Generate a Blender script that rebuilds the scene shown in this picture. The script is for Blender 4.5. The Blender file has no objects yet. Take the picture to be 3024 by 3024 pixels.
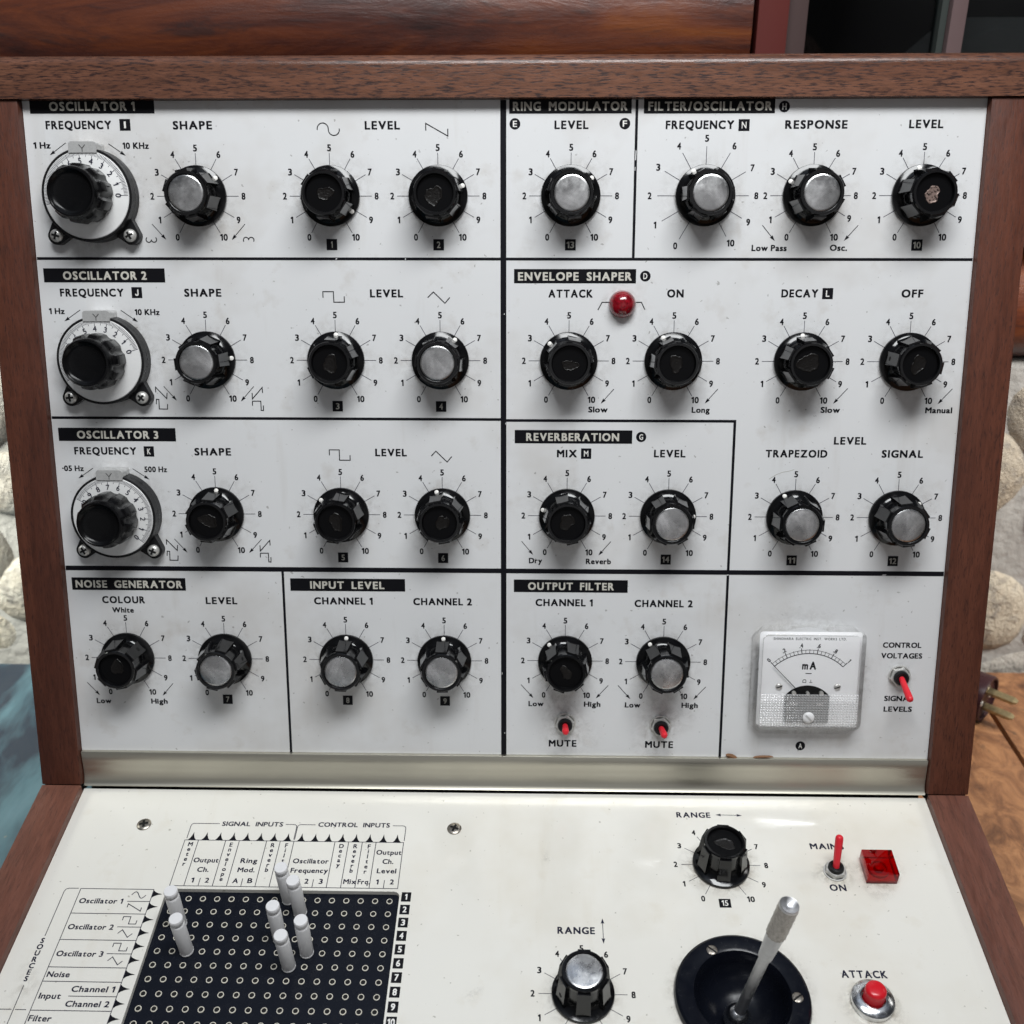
import bpy, bmesh, math, random
from mathutils import Matrix, Vector
rnd = random.Random(7)
R = math.radians
S = bpy.context.scene
COL = S.collection

# ---------------------------------------------------------------- camera, light, exposure
def cam_setup():
    cd = bpy.data.cameras.new('camera'); co = bpy.data.objects.new('camera', cd); COL.objects.link(co)
    cd.sensor_width = 36; cd.lens = 36*3105.03/3024; cd.clip_start = .01; cd.clip_end = 50
    rot = Matrix(((0.9997, -0.0057, 0.0222), (0.0225, 0.4272, -0.9039), (-0.0043, 0.9041, 0.4273)))
    co.matrix_world = Matrix.Translation((.0158, -.40067, .43813)) @ rot.to_quaternion().to_matrix().to_4x4()
    cd.dof.use_dof = True; cd.dof.focus_distance = .46; cd.dof.aperture_fstop = 15
    S.camera = co
cam_setup()

W = bpy.data.worlds.new("World"); S.world = W; W.use_nodes = True
wn = W.node_tree.nodes; wl = W.node_tree.links
bg = wn['Background']; bg.inputs[1].default_value = 0.68
tc = wn.new('ShaderNodeTexCoord'); sp = wn.new('ShaderNodeSeparateXYZ'); cr = wn.new('ShaderNodeValToRGB')
wl.new(tc.outputs['Generated'], sp.inputs[0]); mr = wn.new('ShaderNodeMapRange')
mr.inputs[1].default_value = -1; mr.inputs[2].default_value = 1
wl.new(sp.outputs[2], mr.inputs[0]); wl.new(mr.outputs[0], cr.inputs[0])
wno = wn.new('ShaderNodeTexNoise'); wno.inputs['Scale'].default_value = 3.2; wno.inputs['Detail'].default_value = 3
wl.new(tc.outputs['Generated'], wno.inputs['Vector'])
wmr = wn.new('ShaderNodeMapRange'); wmr.inputs[1].default_value = .36; wmr.inputs[2].default_value = .64; wmr.inputs[3].default_value = .25; wmr.inputs[4].default_value = 1.75
wl.new(wno.outputs[0], wmr.inputs[0])
wmx = wn.new('ShaderNodeMix'); wmx.data_type = 'RGBA'; wmx.blend_type = 'MULTIPLY'; wmx.inputs[0].default_value = 1
wdt = wn.new('ShaderNodeVectorMath'); wdt.operation = 'DOT_PRODUCT'; wdt.inputs[1].default_value = (0, -.995, .09)      # added bright patch behind the camera, for the metal caps to reflect
wl.new(tc.outputs['Generated'], wdt.inputs[0]); wfr = wn.new('ShaderNodeMapRange'); wfr.interpolation_type = 'SMOOTHSTEP'
wfr.inputs[1].default_value = .84; wfr.inputs[2].default_value = .97; wfr.inputs[3].default_value = 0; wfr.inputs[4].default_value = 1
wl.new(wdt.outputs['Value'], wfr.inputs[0]); wop = wn.new('ShaderNodeMix'); wop.data_type = 'RGBA'; wop.inputs[7].default_value = (.40, .40, .41, 1)
wl.new(wfr.outputs[0], wop.inputs[0]); wl.new(cr.outputs[0], wop.inputs[6])
wl.new(wop.outputs[2], wmx.inputs[6]); wl.new(wmr.outputs[0], wmx.inputs[7]); wl.new(wmx.outputs[2], bg.inputs[0])
e = cr.color_ramp.elements
e[0].position = .25; e[0].color = (.03, .028, .025, 1); e[1].position = .975; e[1].color = (.50, .57, .68, 1)
for pos, c in ((.38, (.04, .038, .035)), (.45, (.13, .125, .12)), (.62, (.15, .15, .15)), (.72, (.06, .064, .07)), (.91, (.10, .11, .13))):
    el = e.new(pos); el.color = (*c, 1)

def area(name, loc, target, sx, sy, power, col, spread=180):
    ld = bpy.data.lights.new(name, 'AREA'); ld.shape = 'RECTANGLE'; ld.size = sx; ld.size_y = sy
    ld.energy = power; ld.color = col; ld.spread = R(spread)
    o = bpy.data.objects.new(name, ld); COL.objects.link(o); o.location = loc
    o.rotation_euler = (Vector(target)-Vector(loc)).to_track_quat('-Z', 'Y').to_euler()
    return o
area('skylight', (.09, -.30, .95), (0, .02, .22), .55, .2, 7.0, (.97, .99, 1.0))
area('fill_left', (-.60, .10, .40), (-.40, .27, .11), .2, .2, 1.9, (.97, 1, .92), 90)  # added lamp, brightens the cobbles and blue boards on the left
area('fill_right', (.62, .10, .42), (.39, .27, .08), .2, .2, .95, (1, .98, .94), 90)  # added lamp, brightens the cobbles and bare boards on the right

S.view_settings.view_transform = 'Standard'; S.view_settings.look = 'None'
S.view_settings.exposure = 0; S.view_settings.gamma = 1; S.view_settings.use_curve_mapping = False
S.render.engine = 'CYCLES'
S.cycles.max_bounces = 8; S.cycles.transparent_max_bounces = 16
S.cycles.use_denoising = True

# ---------------------------------------------------------------- frames (millimetres are turned into metres)
TH = R(13); AA = R(22.3365)
HZ = .100                                                       # height of the fold between the two panels
PAN = Matrix(((1, 0, 0), (0, math.sin(TH), -math.cos(TH)), (0, math.cos(TH), math.sin(TH))))
MU = Matrix.Translation((0, 0, HZ)) @ PAN.to_4x4()              # upper panel: x, up, out
_wd = PAN @ Vector((0, -math.sin(AA), math.cos(AA))); _n = PAN @ Vector((0, math.cos(AA), math.sin(AA)))
ML = Matrix.Translation((0, 0, HZ)) @ Matrix(((1, 0, 0), (0, -_wd.y, _n.y), (0, -_wd.z, _n.z))).to_4x4()   # lower panel: x, away, out
def UP(x, v, n=0): return MU @ Matrix.Translation((x/1000, v/1000, n/1000))
def LO(x, y, n=0): return ML @ Matrix.Translation((x/1000, y/1000, n/1000))
def RZ(deg): return Matrix.Rotation(R(deg), 4, 'Z')             # anticlockwise seen from outside

# ---------------------------------------------------------------- materials
def mat(name, col, rough=.5, metal=0, spec=.5, coat=0, trans=0, ior=1.45, emis=None):
    m = bpy.data.materials.new(name); m.use_nodes = True; b = m.node_tree.nodes['Principled BSDF']
    b.inputs['Base Color'].default_value = (*col, 1); b.inputs['Roughness'].default_value = rough
    b.inputs['Metallic'].default_value = metal; b.inputs['Specular IOR Level'].default_value = spec
    b.inputs['Coat Weight'].default_value = coat; b.inputs['Coat Roughness'].default_value = .06
    b.inputs['Transmission Weight'].default_value = trans; b.inputs['IOR'].default_value = ior
    return m
def N(m, t, **k):
    n = m.node_tree.nodes.new(t)
    for a, v in k.items(): setattr(n, a, v)
    return n
def link(m, a, b): m.node_tree.links.new(a, b)
def coords(m, scale=(1, 1, 1), rot=(0, 0, 0)):
    t = N(m, 'ShaderNodeTexCoord'); p = N(m, 'ShaderNodeMapping')
    p.inputs['Scale'].default_value = scale; p.inputs['Rotation'].default_value = rot
    link(m, t.outputs['Object'], p.inputs[0]); return p.outputs[0]
def noise(m, vec, scale, detail=4, rough=.55, dist=0):
    n = N(m, 'ShaderNodeTexNoise'); n.inputs['Scale'].default_value = scale; n.inputs['Detail'].default_value = detail
    n.inputs['Roughness'].default_value = rough; n.inputs['Distortion'].default_value = dist
    link(m, vec, n.inputs['Vector']); return n.outputs[0]
def ramp(m, fac, stops, mode='LINEAR'):
    r = N(m, 'ShaderNodeValToRGB'); r.color_ramp.interpolation = mode; el = r.color_ramp.elements
    while len(el) < len(stops): el.new(.5)
    for i, (p, c) in enumerate(stops):
        el[i].position = p; el[i].color = (*c, 1) if len(c) == 3 else c
    link(m, fac, r.inputs[0]); return r.outputs[0]
def mix(m, fac, a, b, blend='MIX'):
    x = N(m, 'ShaderNodeMix', data_type='RGBA', blend_type=blend)
    for s, v in ((x.inputs[0], fac), (x.inputs[6], a), (x.inputs[7], b)):
        if isinstance(v, (int, float)): s.default_value = v
        elif isinstance(v, tuple): s.default_value = (*v, 1)
        else: link(m, v, s)
    return x.outputs[2]
def bump(m, h, strength, dist=.0005):
    b = N(m, 'ShaderNodeBump'); b.inputs['Strength'].default_value = strength; b.inputs['Distance'].default_value = dist
    link(m, h, b.inputs['Height']); link(m, b.outputs[0], m.node_tree.nodes['Principled BSDF'].inputs['Normal'])
def setc(m, out, sock='Base Color'): link(m, out, m.node_tree.nodes['Principled BSDF'].inputs[sock])
G1 = lambda v: (v, v, v)

def wood(name, axis, light, dark, tint, rough=.38, k=1.0, fleck=.5):
    m = mat(name, light, rough, spec=.4)
    sc = [1, 1, 1]; sc[axis] = .14; big = [1, 1, 1]; big[axis] = .12
    v1 = coords(m, tuple(sc)); v2 = coords(m, tuple(big))
    wob = noise(m, v2, 22*k, 3, .5, .6)
    fine = noise(m, v1, 620*k, 3, .6, .35)
    fl = ramp(m, fine, [(fleck-.1, G1(0)), (fleck+.06, G1(1))])
    band = ramp(m, wob, [(.35, tint), (.6, light)])
    c = mix(m, fl, dark, band)
    mid = noise(m, v1, 190*k, 4, .6, .8)
    c = mix(m, .55, c, ramp(m, mid, [(.3, G1(.42)), (.62, G1(1.0))]), 'MULTIPLY')
    setc(m, c); bump(m, fine, .25, .0003)
    setc(m, ramp(m, fine, [(.3, G1(rough+.2)), (.7, G1(rough-.04))]), 'Roughness')
    return m
M = {}
M['plank'] = wood('mahogany along the plank', 0, (.172, .077, .048), (.036, .017, .015), (.13, .056, .035), .18, 2.4, .46)
M['post'] = wood('mahogany along the post', 1, (.125, .041, .024), (.055, .019, .013), (.088, .028, .017), .36, 2.6, .4)
M['rail'] = wood('mahogany along the rail', 1, (.17, .069, .047), (.10, .04, .029), (.138, .054, .038), .32, 2.2, .38)

def paint(name, base, rough, grime, amount):
    m = mat(name, base, rough, spec=.5)
    v = coords(m)
    g = noise(m, v, 9, 5, .62); g2 = noise(m, v, 55, 4, .6); sp = noise(m, v, 420, 2, .5); st = noise(m, coords(m, (1, .12, 1)), 70, 4, .6)
    f = ramp(m, g, [(.52, G1(0)), (.75, G1(amount))]); c = mix(m, f, base, grime)
    f2 = ramp(m, g2, [(.6, G1(0)), (.8, G1(amount*.8))]); c = mix(m, f2, c, grime)
    f3 = ramp(m, sp, [(.71, G1(0)), (.75, G1(.5))]); c = mix(m, f3, c, tuple(x*.35 for x in grime))
    f4 = ramp(m, st, [(.6, G1(0)), (.8, G1(amount*.5))]); c = mix(m, f4, c, grime)
    setc(m, c); setc(m, ramp(m, g2, [(.3, G1(rough)), (.75, G1(rough+.15))]), 'Roughness')
    bump(m, noise(m, v, 14, 2, .4), .04, .002)
    return m
M['panel'] = paint('off white panel paint', (.71, .715, .72), .34, (.42, .37, .31), .5)
M['panel_low'] = paint('cream gloss panel', (.79, .77, .71), .07, (.58, .50, .36), .34)
M['ink'] = mat('black ink', (.006, .006, .009), .6, spec=.15)
M['ink_thin'] = mat('thin blue black ink', (.016, .016, .035), .6, spec=.15)
M['title_ink'] = mat('black title bar', (.005, .005, .007), .55, spec=.15)
M['letter'] = mat('cream reversed lettering', (.58, .56, .50), .5)
M['letter_dim'] = mat('greyed reversed lettering', (.44, .43, .39), .5)
M['letter_white'] = mat('white reversed lettering', (.78, .77, .74), .5)

def bakelite(name, col=(.004, .004, .0045), rough=.1):
    m = mat(name, col, rough, spec=.24, coat=.0)
    v = coords(m); g = noise(m, v, 300, 4, .6)
    setc(m, ramp(m, g, [(.35, G1(rough-.04)), (.8, G1(rough+.14))]), 'Roughness')
    d = ramp(m, noise(m, v, 160, 5, .7), [(.62, col), (.92, (.018, .017, .016))]); setc(m, d)
    return m
M['knob'] = bakelite('black bakelite'); M['black'] = bakelite('black plastic', (.012, .012, .013), .3)
M['knob'].node_tree.nodes['Principled BSDF'].inputs['Specular IOR Level'].default_value = .5; M['knobfloor'] = mat('dull black recess', (.0035, .0035, .004), .3, spec=.12)
M['dialknob'] = bakelite('satin black dial knob', (.004, .004, .0045), .2); M['dialknob'].node_tree.nodes['Principled BSDF'].inputs['Specular IOR Level'].default_value = .2
M['residue'] = mat('dried glue', (.0055, .0045, .004), .3, spec=.4)
bump(M['residue'], noise(M['residue'], coords(M['residue']), 900, 4, .6), .5, .0005)
M['gluechunk'] = mat('brown glue lump', (.26, .19, .165), .35, .35)
setc(M['gluechunk'], ramp(M['gluechunk'], noise(M['gluechunk'], coords(M['gluechunk']), 1100, 2), [(.36, (.02, .012, .01)), (.46, (.25, .18, .155))]))

def metal(name, col, rough, axis=None, dirt=0, scale=400):
    m = mat(name, col, rough, 1)
    v = coords(m); d = noise(m, v, scale, 5, .65)
    c = ramp(m, d, [(.3, tuple(x*(1-dirt) for x in col)), (.62, col)]); setc(m, c)
    if axis is not None:
        s = [600, 600, 600]; s[axis] = 4
        b = noise(m, coords(m, tuple(s)), 1, 3, .6); bump(m, b, .06, .0003)
        setc(m, ramp(m, b, [(.3, G1(rough-.06)), (.7, G1(rough+.1))]), 'Roughness')
    else:
        setc(m, ramp(m, d, [(.3, G1(rough+.22)), (.62, G1(rough))]), 'Roughness')
    return m
M['cap'] = metal('tarnished aluminium cap', (.90, .90, .92), .2, None, .6, 150)
_v = coords(M['cap']); _a = ramp(M['cap'], noise(M['cap'], _v, 75, 4, .6, .6), [(.38, G1(.55)), (.6, G1(.94))]); _b = ramp(M['cap'], noise(M['cap'], _v, 900, 3, .6), [(.36, G1(.93)), (.56, G1(1))])
setc(M['cap'], mix(M['cap'], 1.0, _a, _b, 'MULTIPLY'))
M['strip'] = metal('brushed steel strip', (.60, .575, .49), .34, 0, 0)
M['disc'] = metal('satin aluminium dial', (.95, .95, .94), .42, None, .08, 120); M['disc'].node_tree.nodes['Principled BSDF'].inputs['Metallic'].default_value = .35
M['steel'] = metal('zinc steel', (.74, .73, .70), .3, None, .3, 700); M['steel'].node_tree.nodes['Principled BSDF'].inputs['Metallic'].default_value = .6
M['chrome'] = metal('worn chrome', (.78, .79, .80), .12, None, .35, 350)
M['alu'] = metal('aluminium stick', (.66, .66, .67), .34, None, .06, 500)
M['knurl'] = metal('knurled grip metal', (.36, .34, .32), .36, None, .2, 900)
M['tab'] = metal('pewter index tab', (.66, .66, .65), .36, None, .25, 500); M['tab'].node_tree.nodes['Principled BSDF'].inputs['Metallic'].default_value = .5
M['brass'] = metal('dull brass prong', (.52, .44, .26), .34, None, .4, 300)
M['darksteel'] = metal('dark steel', (.20, .19, .18), .3, None, .4, 300)
M['screwhead'] = metal('pitted screw', (.45, .41, .36), .3, None, .75, 900)
M['dot'] = mat('white pointer dot', (.82, .80, .76), .4)
M['hole'] = mat('black hollow', (.002, .002, .002), .8)
M['socket'] = mat('ivory socket rim', (.74, .70, .60), .35)
M['board'] = bakelite('dark blue patch board', (.007, .0085, .014), .22)
M['pin'] = mat('white pin plastic', (.76, .755, .76), .42)
M['red'] = mat('red lever sleeve', (.72, .02, .035), .38)
M['redbutton'] = mat('red button plastic', (.62, .012, .022), .25)
def lamp_red(name, col, rough):
    m = mat(name, col, rough, spec=.6, coat=.5)
    b = m.node_tree.nodes['Principled BSDF']; b.inputs['Subsurface Weight'].default_value = .25
    b.inputs['Subsurface Radius'].default_value = (.004, .0005, .0005); b.inputs['Subsurface Scale'].default_value = 1
    d = noise(m, coords(m), 500, 3, .6); setc(m, ramp(m, d, [(.35, tuple(x*.45 for x in col)), (.6, col)]))
    return m
M['dome'] = lamp_red('red lens', (.26, .003, .011), .16)
def clear(name, tint, gl, milk=0, rough=.03):
    m = bpy.data.materials.new(name); m.use_nodes = True; nt = m.node_tree; nt.nodes.clear()
    o = N(m, 'ShaderNodeOutputMaterial'); t = N(m, 'ShaderNodeBsdfTransparent'); g = N(m, 'ShaderNodeBsdfGlossy')
    t.inputs[0].default_value = (*tint, 1); g.inputs[0].default_value = (1, 1, 1, 1); g.inputs['Roughness'].default_value = rough
    f = N(m, 'ShaderNodeFresnel'); f.inputs[0].default_value = gl
    x = N(m, 'ShaderNodeMixShader'); link(m, f.outputs[0], x.inputs[0]); link(m, t.outputs[0], x.inputs[1]); link(m, g.outputs[0], x.inputs[2])
    out = x.outputs[0]
    if milk:
        d = N(m, 'ShaderNodeBsdfDiffuse'); d.inputs[0].default_value = (.95, .95, .95, 1)
        y = N(m, 'ShaderNodeMixShader'); y.inputs[0].default_value = milk
        link(m, out, y.inputs[1]); link(m, d.outputs[0], y.inputs[2]); out = y.outputs[0]
    link(m, out, o.inputs[0]); return m
M['acrylic'] = clear('clear acrylic', (1, 1, 1), 1.12, .03, .05)
M['acrylic_front'] = clear('clear acrylic front', (1, 1, 1), 1.15)
M['prism'] = clear('prismatic acrylic', (.99, .99, .99), 1.25, .3, .06)
M['redglass'] = clear('red acrylic', (.66, .016, .06), 1.35)
M['jewel_core'] = mat('red lamp core', (.5, .01, .02), .35)
M['jewel_base'] = mat('red reflector', (.55, .01, .03), .3)
M['face'] = mat('white meter face', (.97, .97, .98), .5)
M['glass'] = clear('window glass', (.6, .62, .64), 1.3)  # tint darkened too, so the room behind looks unlit

# ---------------------------------------------------------------- mesh builder (mm in, metres out)
class B:
    def __init__(s): s.v = []; s.f = []; s.m = []
    def add(s, vs, fs, mi=0):
        k = len(s.v); s.v += [tuple(p) for p in vs]; s.f += [tuple(i+k for i in f) for f in fs]; s.m += [mi]*len(fs); return s
    def lathe(s, prof, seg=40, mi=0, c=(0, 0), ang=0):
        vs = []; fs = []; rings = []
        for r, z in prof:
            if r < 1e-6: rings.append([len(vs)]); vs.append((c[0], c[1], z))
            else:
                rings.append(list(range(len(vs), len(vs)+seg)))
                vs += [(c[0]+r*math.cos(2*math.pi*i/seg+ang), c[1]+r*math.sin(2*math.pi*i/seg+ang), z) for i in range(seg)]
        for a, b in zip(rings, rings[1:]):
            for i in range(seg):
                j = (i+1) % seg
                if len(a) == 1 and len(b) == 1: continue
                if len(a) == 1: fs.append((a[0], b[j], b[i]))
                elif len(b) == 1: fs.append((a[i], a[j], b[0]))
                else: fs.append((a[i], a[j], b[j], b[i]))
        return s.add(vs, [f[::-1] if False else f for f in fs], mi)
    def prism(s, poly, z0, z1, mi=0, top=None):
        n = len(poly); t = top or poly
        vs = [(x, y, z0) for x, y in poly]+[(x, y, z1) for x, y in t]
        fs = [tuple(range(n))[::-1], tuple(range(n, 2*n))]+[(i, (i+1) % n, n+(i+1) % n, n+i) for i in range(n)]
        return s.add(vs, fs, mi)
    def sheet(s, poly, z, mi=0): return s.add([(x, y, z) for x, y in poly], [tuple(range(len(poly)))], mi)
    def box(s, x0, x1, y0, y1, z0, z1, mi=0): return s.prism([(x0, y0), (x1, y0), (x1, y1), (x0, y1)], z0, z1, mi)
    def disc(s, x, y, r, z, mi=0, seg=28): return s.sheet([(x+r*math.cos(2*math.pi*i/seg), y+r*math.sin(2*math.pi*i/seg)) for i in range(seg)], z, mi)
    def ring(s, x, y, r0, r1, z, mi=0, seg=28): return s.lathe([(r1, z), (r0, z)], seg, mi, (x, y))
    def stroke(s, pts, w, z, mi=0, closed=False):
        """flat line with mitred joints"""
        P = [Vector(p) for p in pts]; n = len(P); L = []; Rr = []
        for i in range(n):
            a = P[(i-1) % n] if (i > 0 or closed) else None; b = P[(i+1) % n] if (i < n-1 or closed) else None
            d1 = (P[i]-a).normalized() if a is not None else None; d2 = (b-P[i]).normalized() if b is not None else None
            d1 = d1 or d2; d2 = d2 or d1
            n1 = Vector((-d1.y, d1.x)); n2 = Vector((-d2.y, d2.x)); mt = (n1+n2)
            mt = mt.normalized() if mt.length > 1e-4 else n1; k = w/2/max(.35, mt.dot(n1))
            L.append(P[i]+mt*k); Rr.append(P[i]-mt*k)
        vs = [(p.x, p.y, z) for p in L+Rr]; m = n if closed else n-1
        return s.add(vs, [(n+i, n+(i+1) % n, (i+1) % n, i) for i in range(m)], mi)
    def arrow(s, x0, y0, x1, y1, w, z, mi=0, h=2.3, hw=.75):
        a = Vector((x0, y0)); b = Vector((x1, y1)); d = (b-a).normalized(); n = Vector((-d.y, d.x)); k = b-d*h
        s.stroke([a, k+d*.4], w, z, mi)
        return s.sheet([tuple(b), tuple(k+n*hw-d*.25), tuple(k), tuple(k-n*hw-d*.25)][::-1], z+.004, mi)
    def text(s, t, x0, x1, y, cap, z, mi=0, bold=.012, fit=True, gap=.13):
        gl = []; x = 0
        for ch in t:
            if ch == ' ': x += .30; continue
            vs, fs = glyph(ch, 0); lo = min(v[0] for v in vs); hi = max(v[0] for v in vs)
            gl.append((x-lo, vs, fs)); x += hi-lo+gap
        wd = x-gap; k = cap/.682; kx = (x1-x0)/wd if fit else k*1.0
        off = x0 if fit else (x0+x1)/2-wd*kx/2
        sh = [(0, 0)] if bold < .004 else [(-bold, -bold*.7), (bold, -bold*.7), (-bold, bold*.7), (bold, bold*.7)]
        for q, (ax, ay) in enumerate(sh):
            for dx, vs, fs in gl: s.add([(off+(v[0]+dx+ax)*kx, y+(v[1]+ay)*k, z+.003*q) for v in vs], fs, mi)
        return s
    def build(s, name, mats, parent=None, Mx=None, smooth=35, bevel=0, merge=False, share=None):
        if share is None:
            me = bpy.data.meshes.new(name); me.from_pydata([(x/1000, y/1000, z/1000) for x, y, z in s.v], [], s.f)
            for k in (mats if isinstance(mats, (list, tuple)) else [mats]): me.materials.append(M[k] if isinstance(k, str) else k)
            me.polygons.foreach_set('material_index', s.m)
            bm = bmesh.new(); bm.from_mesh(me)
            if merge: bmesh.ops.remove_doubles(bm, verts=bm.verts, dist=1e-6)
            if bevel:
                eds = [e for e in bm.edges if len(e.link_faces) == 2 and e.calc_face_angle(0) > .5]
                bmesh.ops.bevel(bm, geom=eds, offset=bevel/1000, segments=2, profile=.6, affect='EDGES', clamp_overlap=True)
            if merge: bmesh.ops.recalc_face_normals(bm, faces=bm.faces)
            bm.to_mesh(me); bm.free()
            if smooth: me.shade_smooth(); me.set_sharp_from_angle(angle=R(smooth))
        else: me = share
        return put(name, me, parent, Mx)
WM = {}
def put(name, data, parent=None, Mx=None):
    o = bpy.data.objects.new(name, data); COL.objects.link(o); Mx = Mx or Matrix.Identity(4)
    WM[o.name] = Mx.copy()
    if parent is not None:
        o.parent = parent; o.matrix_basis = WM[parent.name].inverted() @ Mx
    else: o.matrix_basis = Mx
    return o
def tag(o, label=None, cat=None, group=None, kind=None):
    if label: o['label'] = label
    if cat: o['category'] = cat
    if group: o['group'] = group
    if kind: o['kind'] = kind
    return o

_gc = {}; _H = .682
ONE = [(.0, .47), (.13, .53), (.13, 0), (.235, 0), (.235, .682), (.15, .682), (0, .58)]
JAY = [(.30, .682), (.30, .2), (.285, .135), (.24, .095), (.175, .095), (.125, .125), (.11, .2), (0, .2), (.015, .09), (.07, .02), (.14, -.01), (.26, -.01), (.34, .03), (.39, .09), (.41, .19), (.41, .682)]
def glyph(ch, bold):
    if ch == '1': return [(a, b, 0) for a, b in ONE], [tuple(range(7))]
    if ch == 'J': return [(a, b, 0) for a, b in JAY], [tuple(range(len(JAY)))]
    k = (ch, bold)
    if k not in _gc:
        c = bpy.data.curves.new('glyph', 'FONT'); c.body = ch; c.offset = bold; c.resolution_u = 3
        o = bpy.data.objects.new('glyph', c); COL.objects.link(o)
        dg = bpy.context.evaluated_depsgraph_get(); dg.update()
        me = bpy.data.meshes.new_from_object(o.evaluated_get(dg))
        _gc[k] = ([tuple(v.co) for v in me.vertices], [tuple(p.vertices) for p in me.polygons])
        bpy.data.objects.remove(o); bpy.data.curves.remove(c); bpy.data.meshes.remove(me)
    return _gc[k]
def arc(cx, cy, r, a0, a1, n=14): return [(cx+r*math.cos(R(a0+(a1-a0)*i/n)), cy+r*math.sin(R(a0+(a1-a0)*i/n))) for i in range(n+1)]
def rrect(x0, x1, y0, y1, r, n=5):
    return arc(x1-r, y1-r, r, 0, 90, n)+arc(x0+r, y1-r, r, 90, 180, n)+arc(x0+r, y0+r, r, 180, 270, n)+arc(x1-r, y0+r, r, 270, 360, n)
def filled(b, outer, holes, z, mi=0):
    """flat face with holes"""
    bm = bmesh.new(); eds = []
    for loop in [outer]+holes:
        vs = [bm.verts.new((x, y, z)) for x, y in loop]
        eds += [bm.edges.new((vs[i], vs[(i+1) % len(vs)])) for i in range(len(vs))]
    r = bmesh.ops.triangle_fill(bm, edges=eds, use_beauty=True, normal=(0, 0, 1))
    bm.verts.index_update(); fs = []
    for f in bm.faces:
        t = [v.index for v in f.verts]; fs.append(t if f.normal.z > 0 else t[::-1])
    b.add([tuple(v.co) for v in bm.verts], fs, mi); bm.free()

# ================================================================ THE SYNTHESIZER
SY = bpy.data.objects.new('synthesizer', None); COL.objects.link(SY); SY.empty_display_size = .05; WM['synthesizer'] = Matrix.Identity(4)
tag(SY, 'vintage analogue synthesizer in a mahogany case with black knobs, dials, patch board and joystick', 'synthesizer')

# ---- case
def inter(n):
    # where the upper and lower faces, both raised by n, meet: upper coordinate v
    p = Vector((n, )) if False else None
    a = AA
    # lower line: w*wd + n*wn ; upper: n fixed -> solve -w... in the (v,n) plane
    # v = -w sin a + n cos a ; n_out = w cos a + n sin a = n
    w = n*(1-math.sin(a))/math.cos(a); v = -w*math.sin(a)+n*math.cos(a)
    return v, w
vi, wi = inter(4)
X0, X1 = 202.4, 221.4
for sgn in (-1, 1):
    xs = sorted((sgn*X0, sgn*X1))
    b = B()
    # upright post: outline in (v, n), extruded in x
    out = [(vi, 4), (314.0, 4), (314.0, -120), (40, -190), (-40, -150)]
    n = len(out); vs = [(x, v, q) for x in xs for v, q in out]
    fs = [tuple(range(n)), tuple(range(n, 2*n))[::-1]]+[(i, n+i, n+(i+1) % n, (i+1) % n) for i in range(n)]
    b.add(vs, fs).build('side_post', 'post', SY, MU, bevel=.5, merge=True)
    b = B(); vs = [(x, y, q) for x in xs for y, q in [(-wi-.15, 4), (-216, 4), (-222, -4), (-222, -58), (-wi-.15, -92)]]
    n = 5; fs = [tuple(range(n)), tuple(range(n, 2*n))[::-1]]+[(i, n+i, n+(i+1) % n, (i+1) % n) for i in range(n)]
    b.add(vs, fs).build('side_rail', 'rail', SY, ML, bevel=.5, merge=True)
b = B(); prof = [(314.3, 5.2), (314.3, -132), (331.6, -132)]+[(331.6-4.6+4.6*math.sin(t), 5.2-4.6+4.6*math.cos(t)) for t in [i*math.pi/16 for i in range(8, -1, -1)]]
xa, xb = -226.5, 226.5; n = len(prof)
vs = [(x, v, q) for x in (xa, xb) for v, q in prof]
b.add(vs, [tuple(range(n))[::-1], tuple(range(n, 2*n))]+[(i, (i+1) % n, n+(i+1) % n, n+i) for i in range(n)])
b.build('top_plank', 'plank', SY, MU, bevel=0, merge=True)
B().box(-202, 202, -40, 312, -118, -112).build('back_board', 'black', SY, MU)
B().box(-202, 202, -14, 16, -9, -6).box(-220.6, -203, -2, 3.4, -9, 2.6).box(203, 220.6, -2, 3.4, -9, 2.6).build('gap_blocker', 'hole', SY, MU)  # added black boxes: darken the fold gap and stop light at the joints

# ---- upper panel
UPn = B().box(-202.2, 202.2, 18.8, 314.2, -2, 0).build('upper_panel', 'panel', SY, MU)
Z1, Z2 = .06, .12
def on(parent, Mx):
    return lambda b, name, mats: b.build(name, mats, parent, Mx, smooth=0)
pu = on(UPn, MU)
b = B()
b.stroke([(-202, 249.5), (202, 249.2)], 1.2, Z1); b.stroke([(-202, 179.9), (1, 179.8)], 1.2, Z1)
b.stroke([(1, 179.4), (104.1, 179.4), (104.2, 18.9)], 1.2, Z1+.01); b.stroke([(-202, 109.9), (202, 109.9)], 2.2, Z1+.02)
b.stroke([(1.4, 314.1), (1.4, 18.9)], 2.5, Z1+.03); b.stroke([(57.3, 314.1), (57.3, 249.3)], 1.15, Z1+.01); b.stroke([(-100.8, 110), (-100.8, 18.9)], 1.15, Z1+.01)
pu(b, 'divider_line', 'ink')
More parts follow.
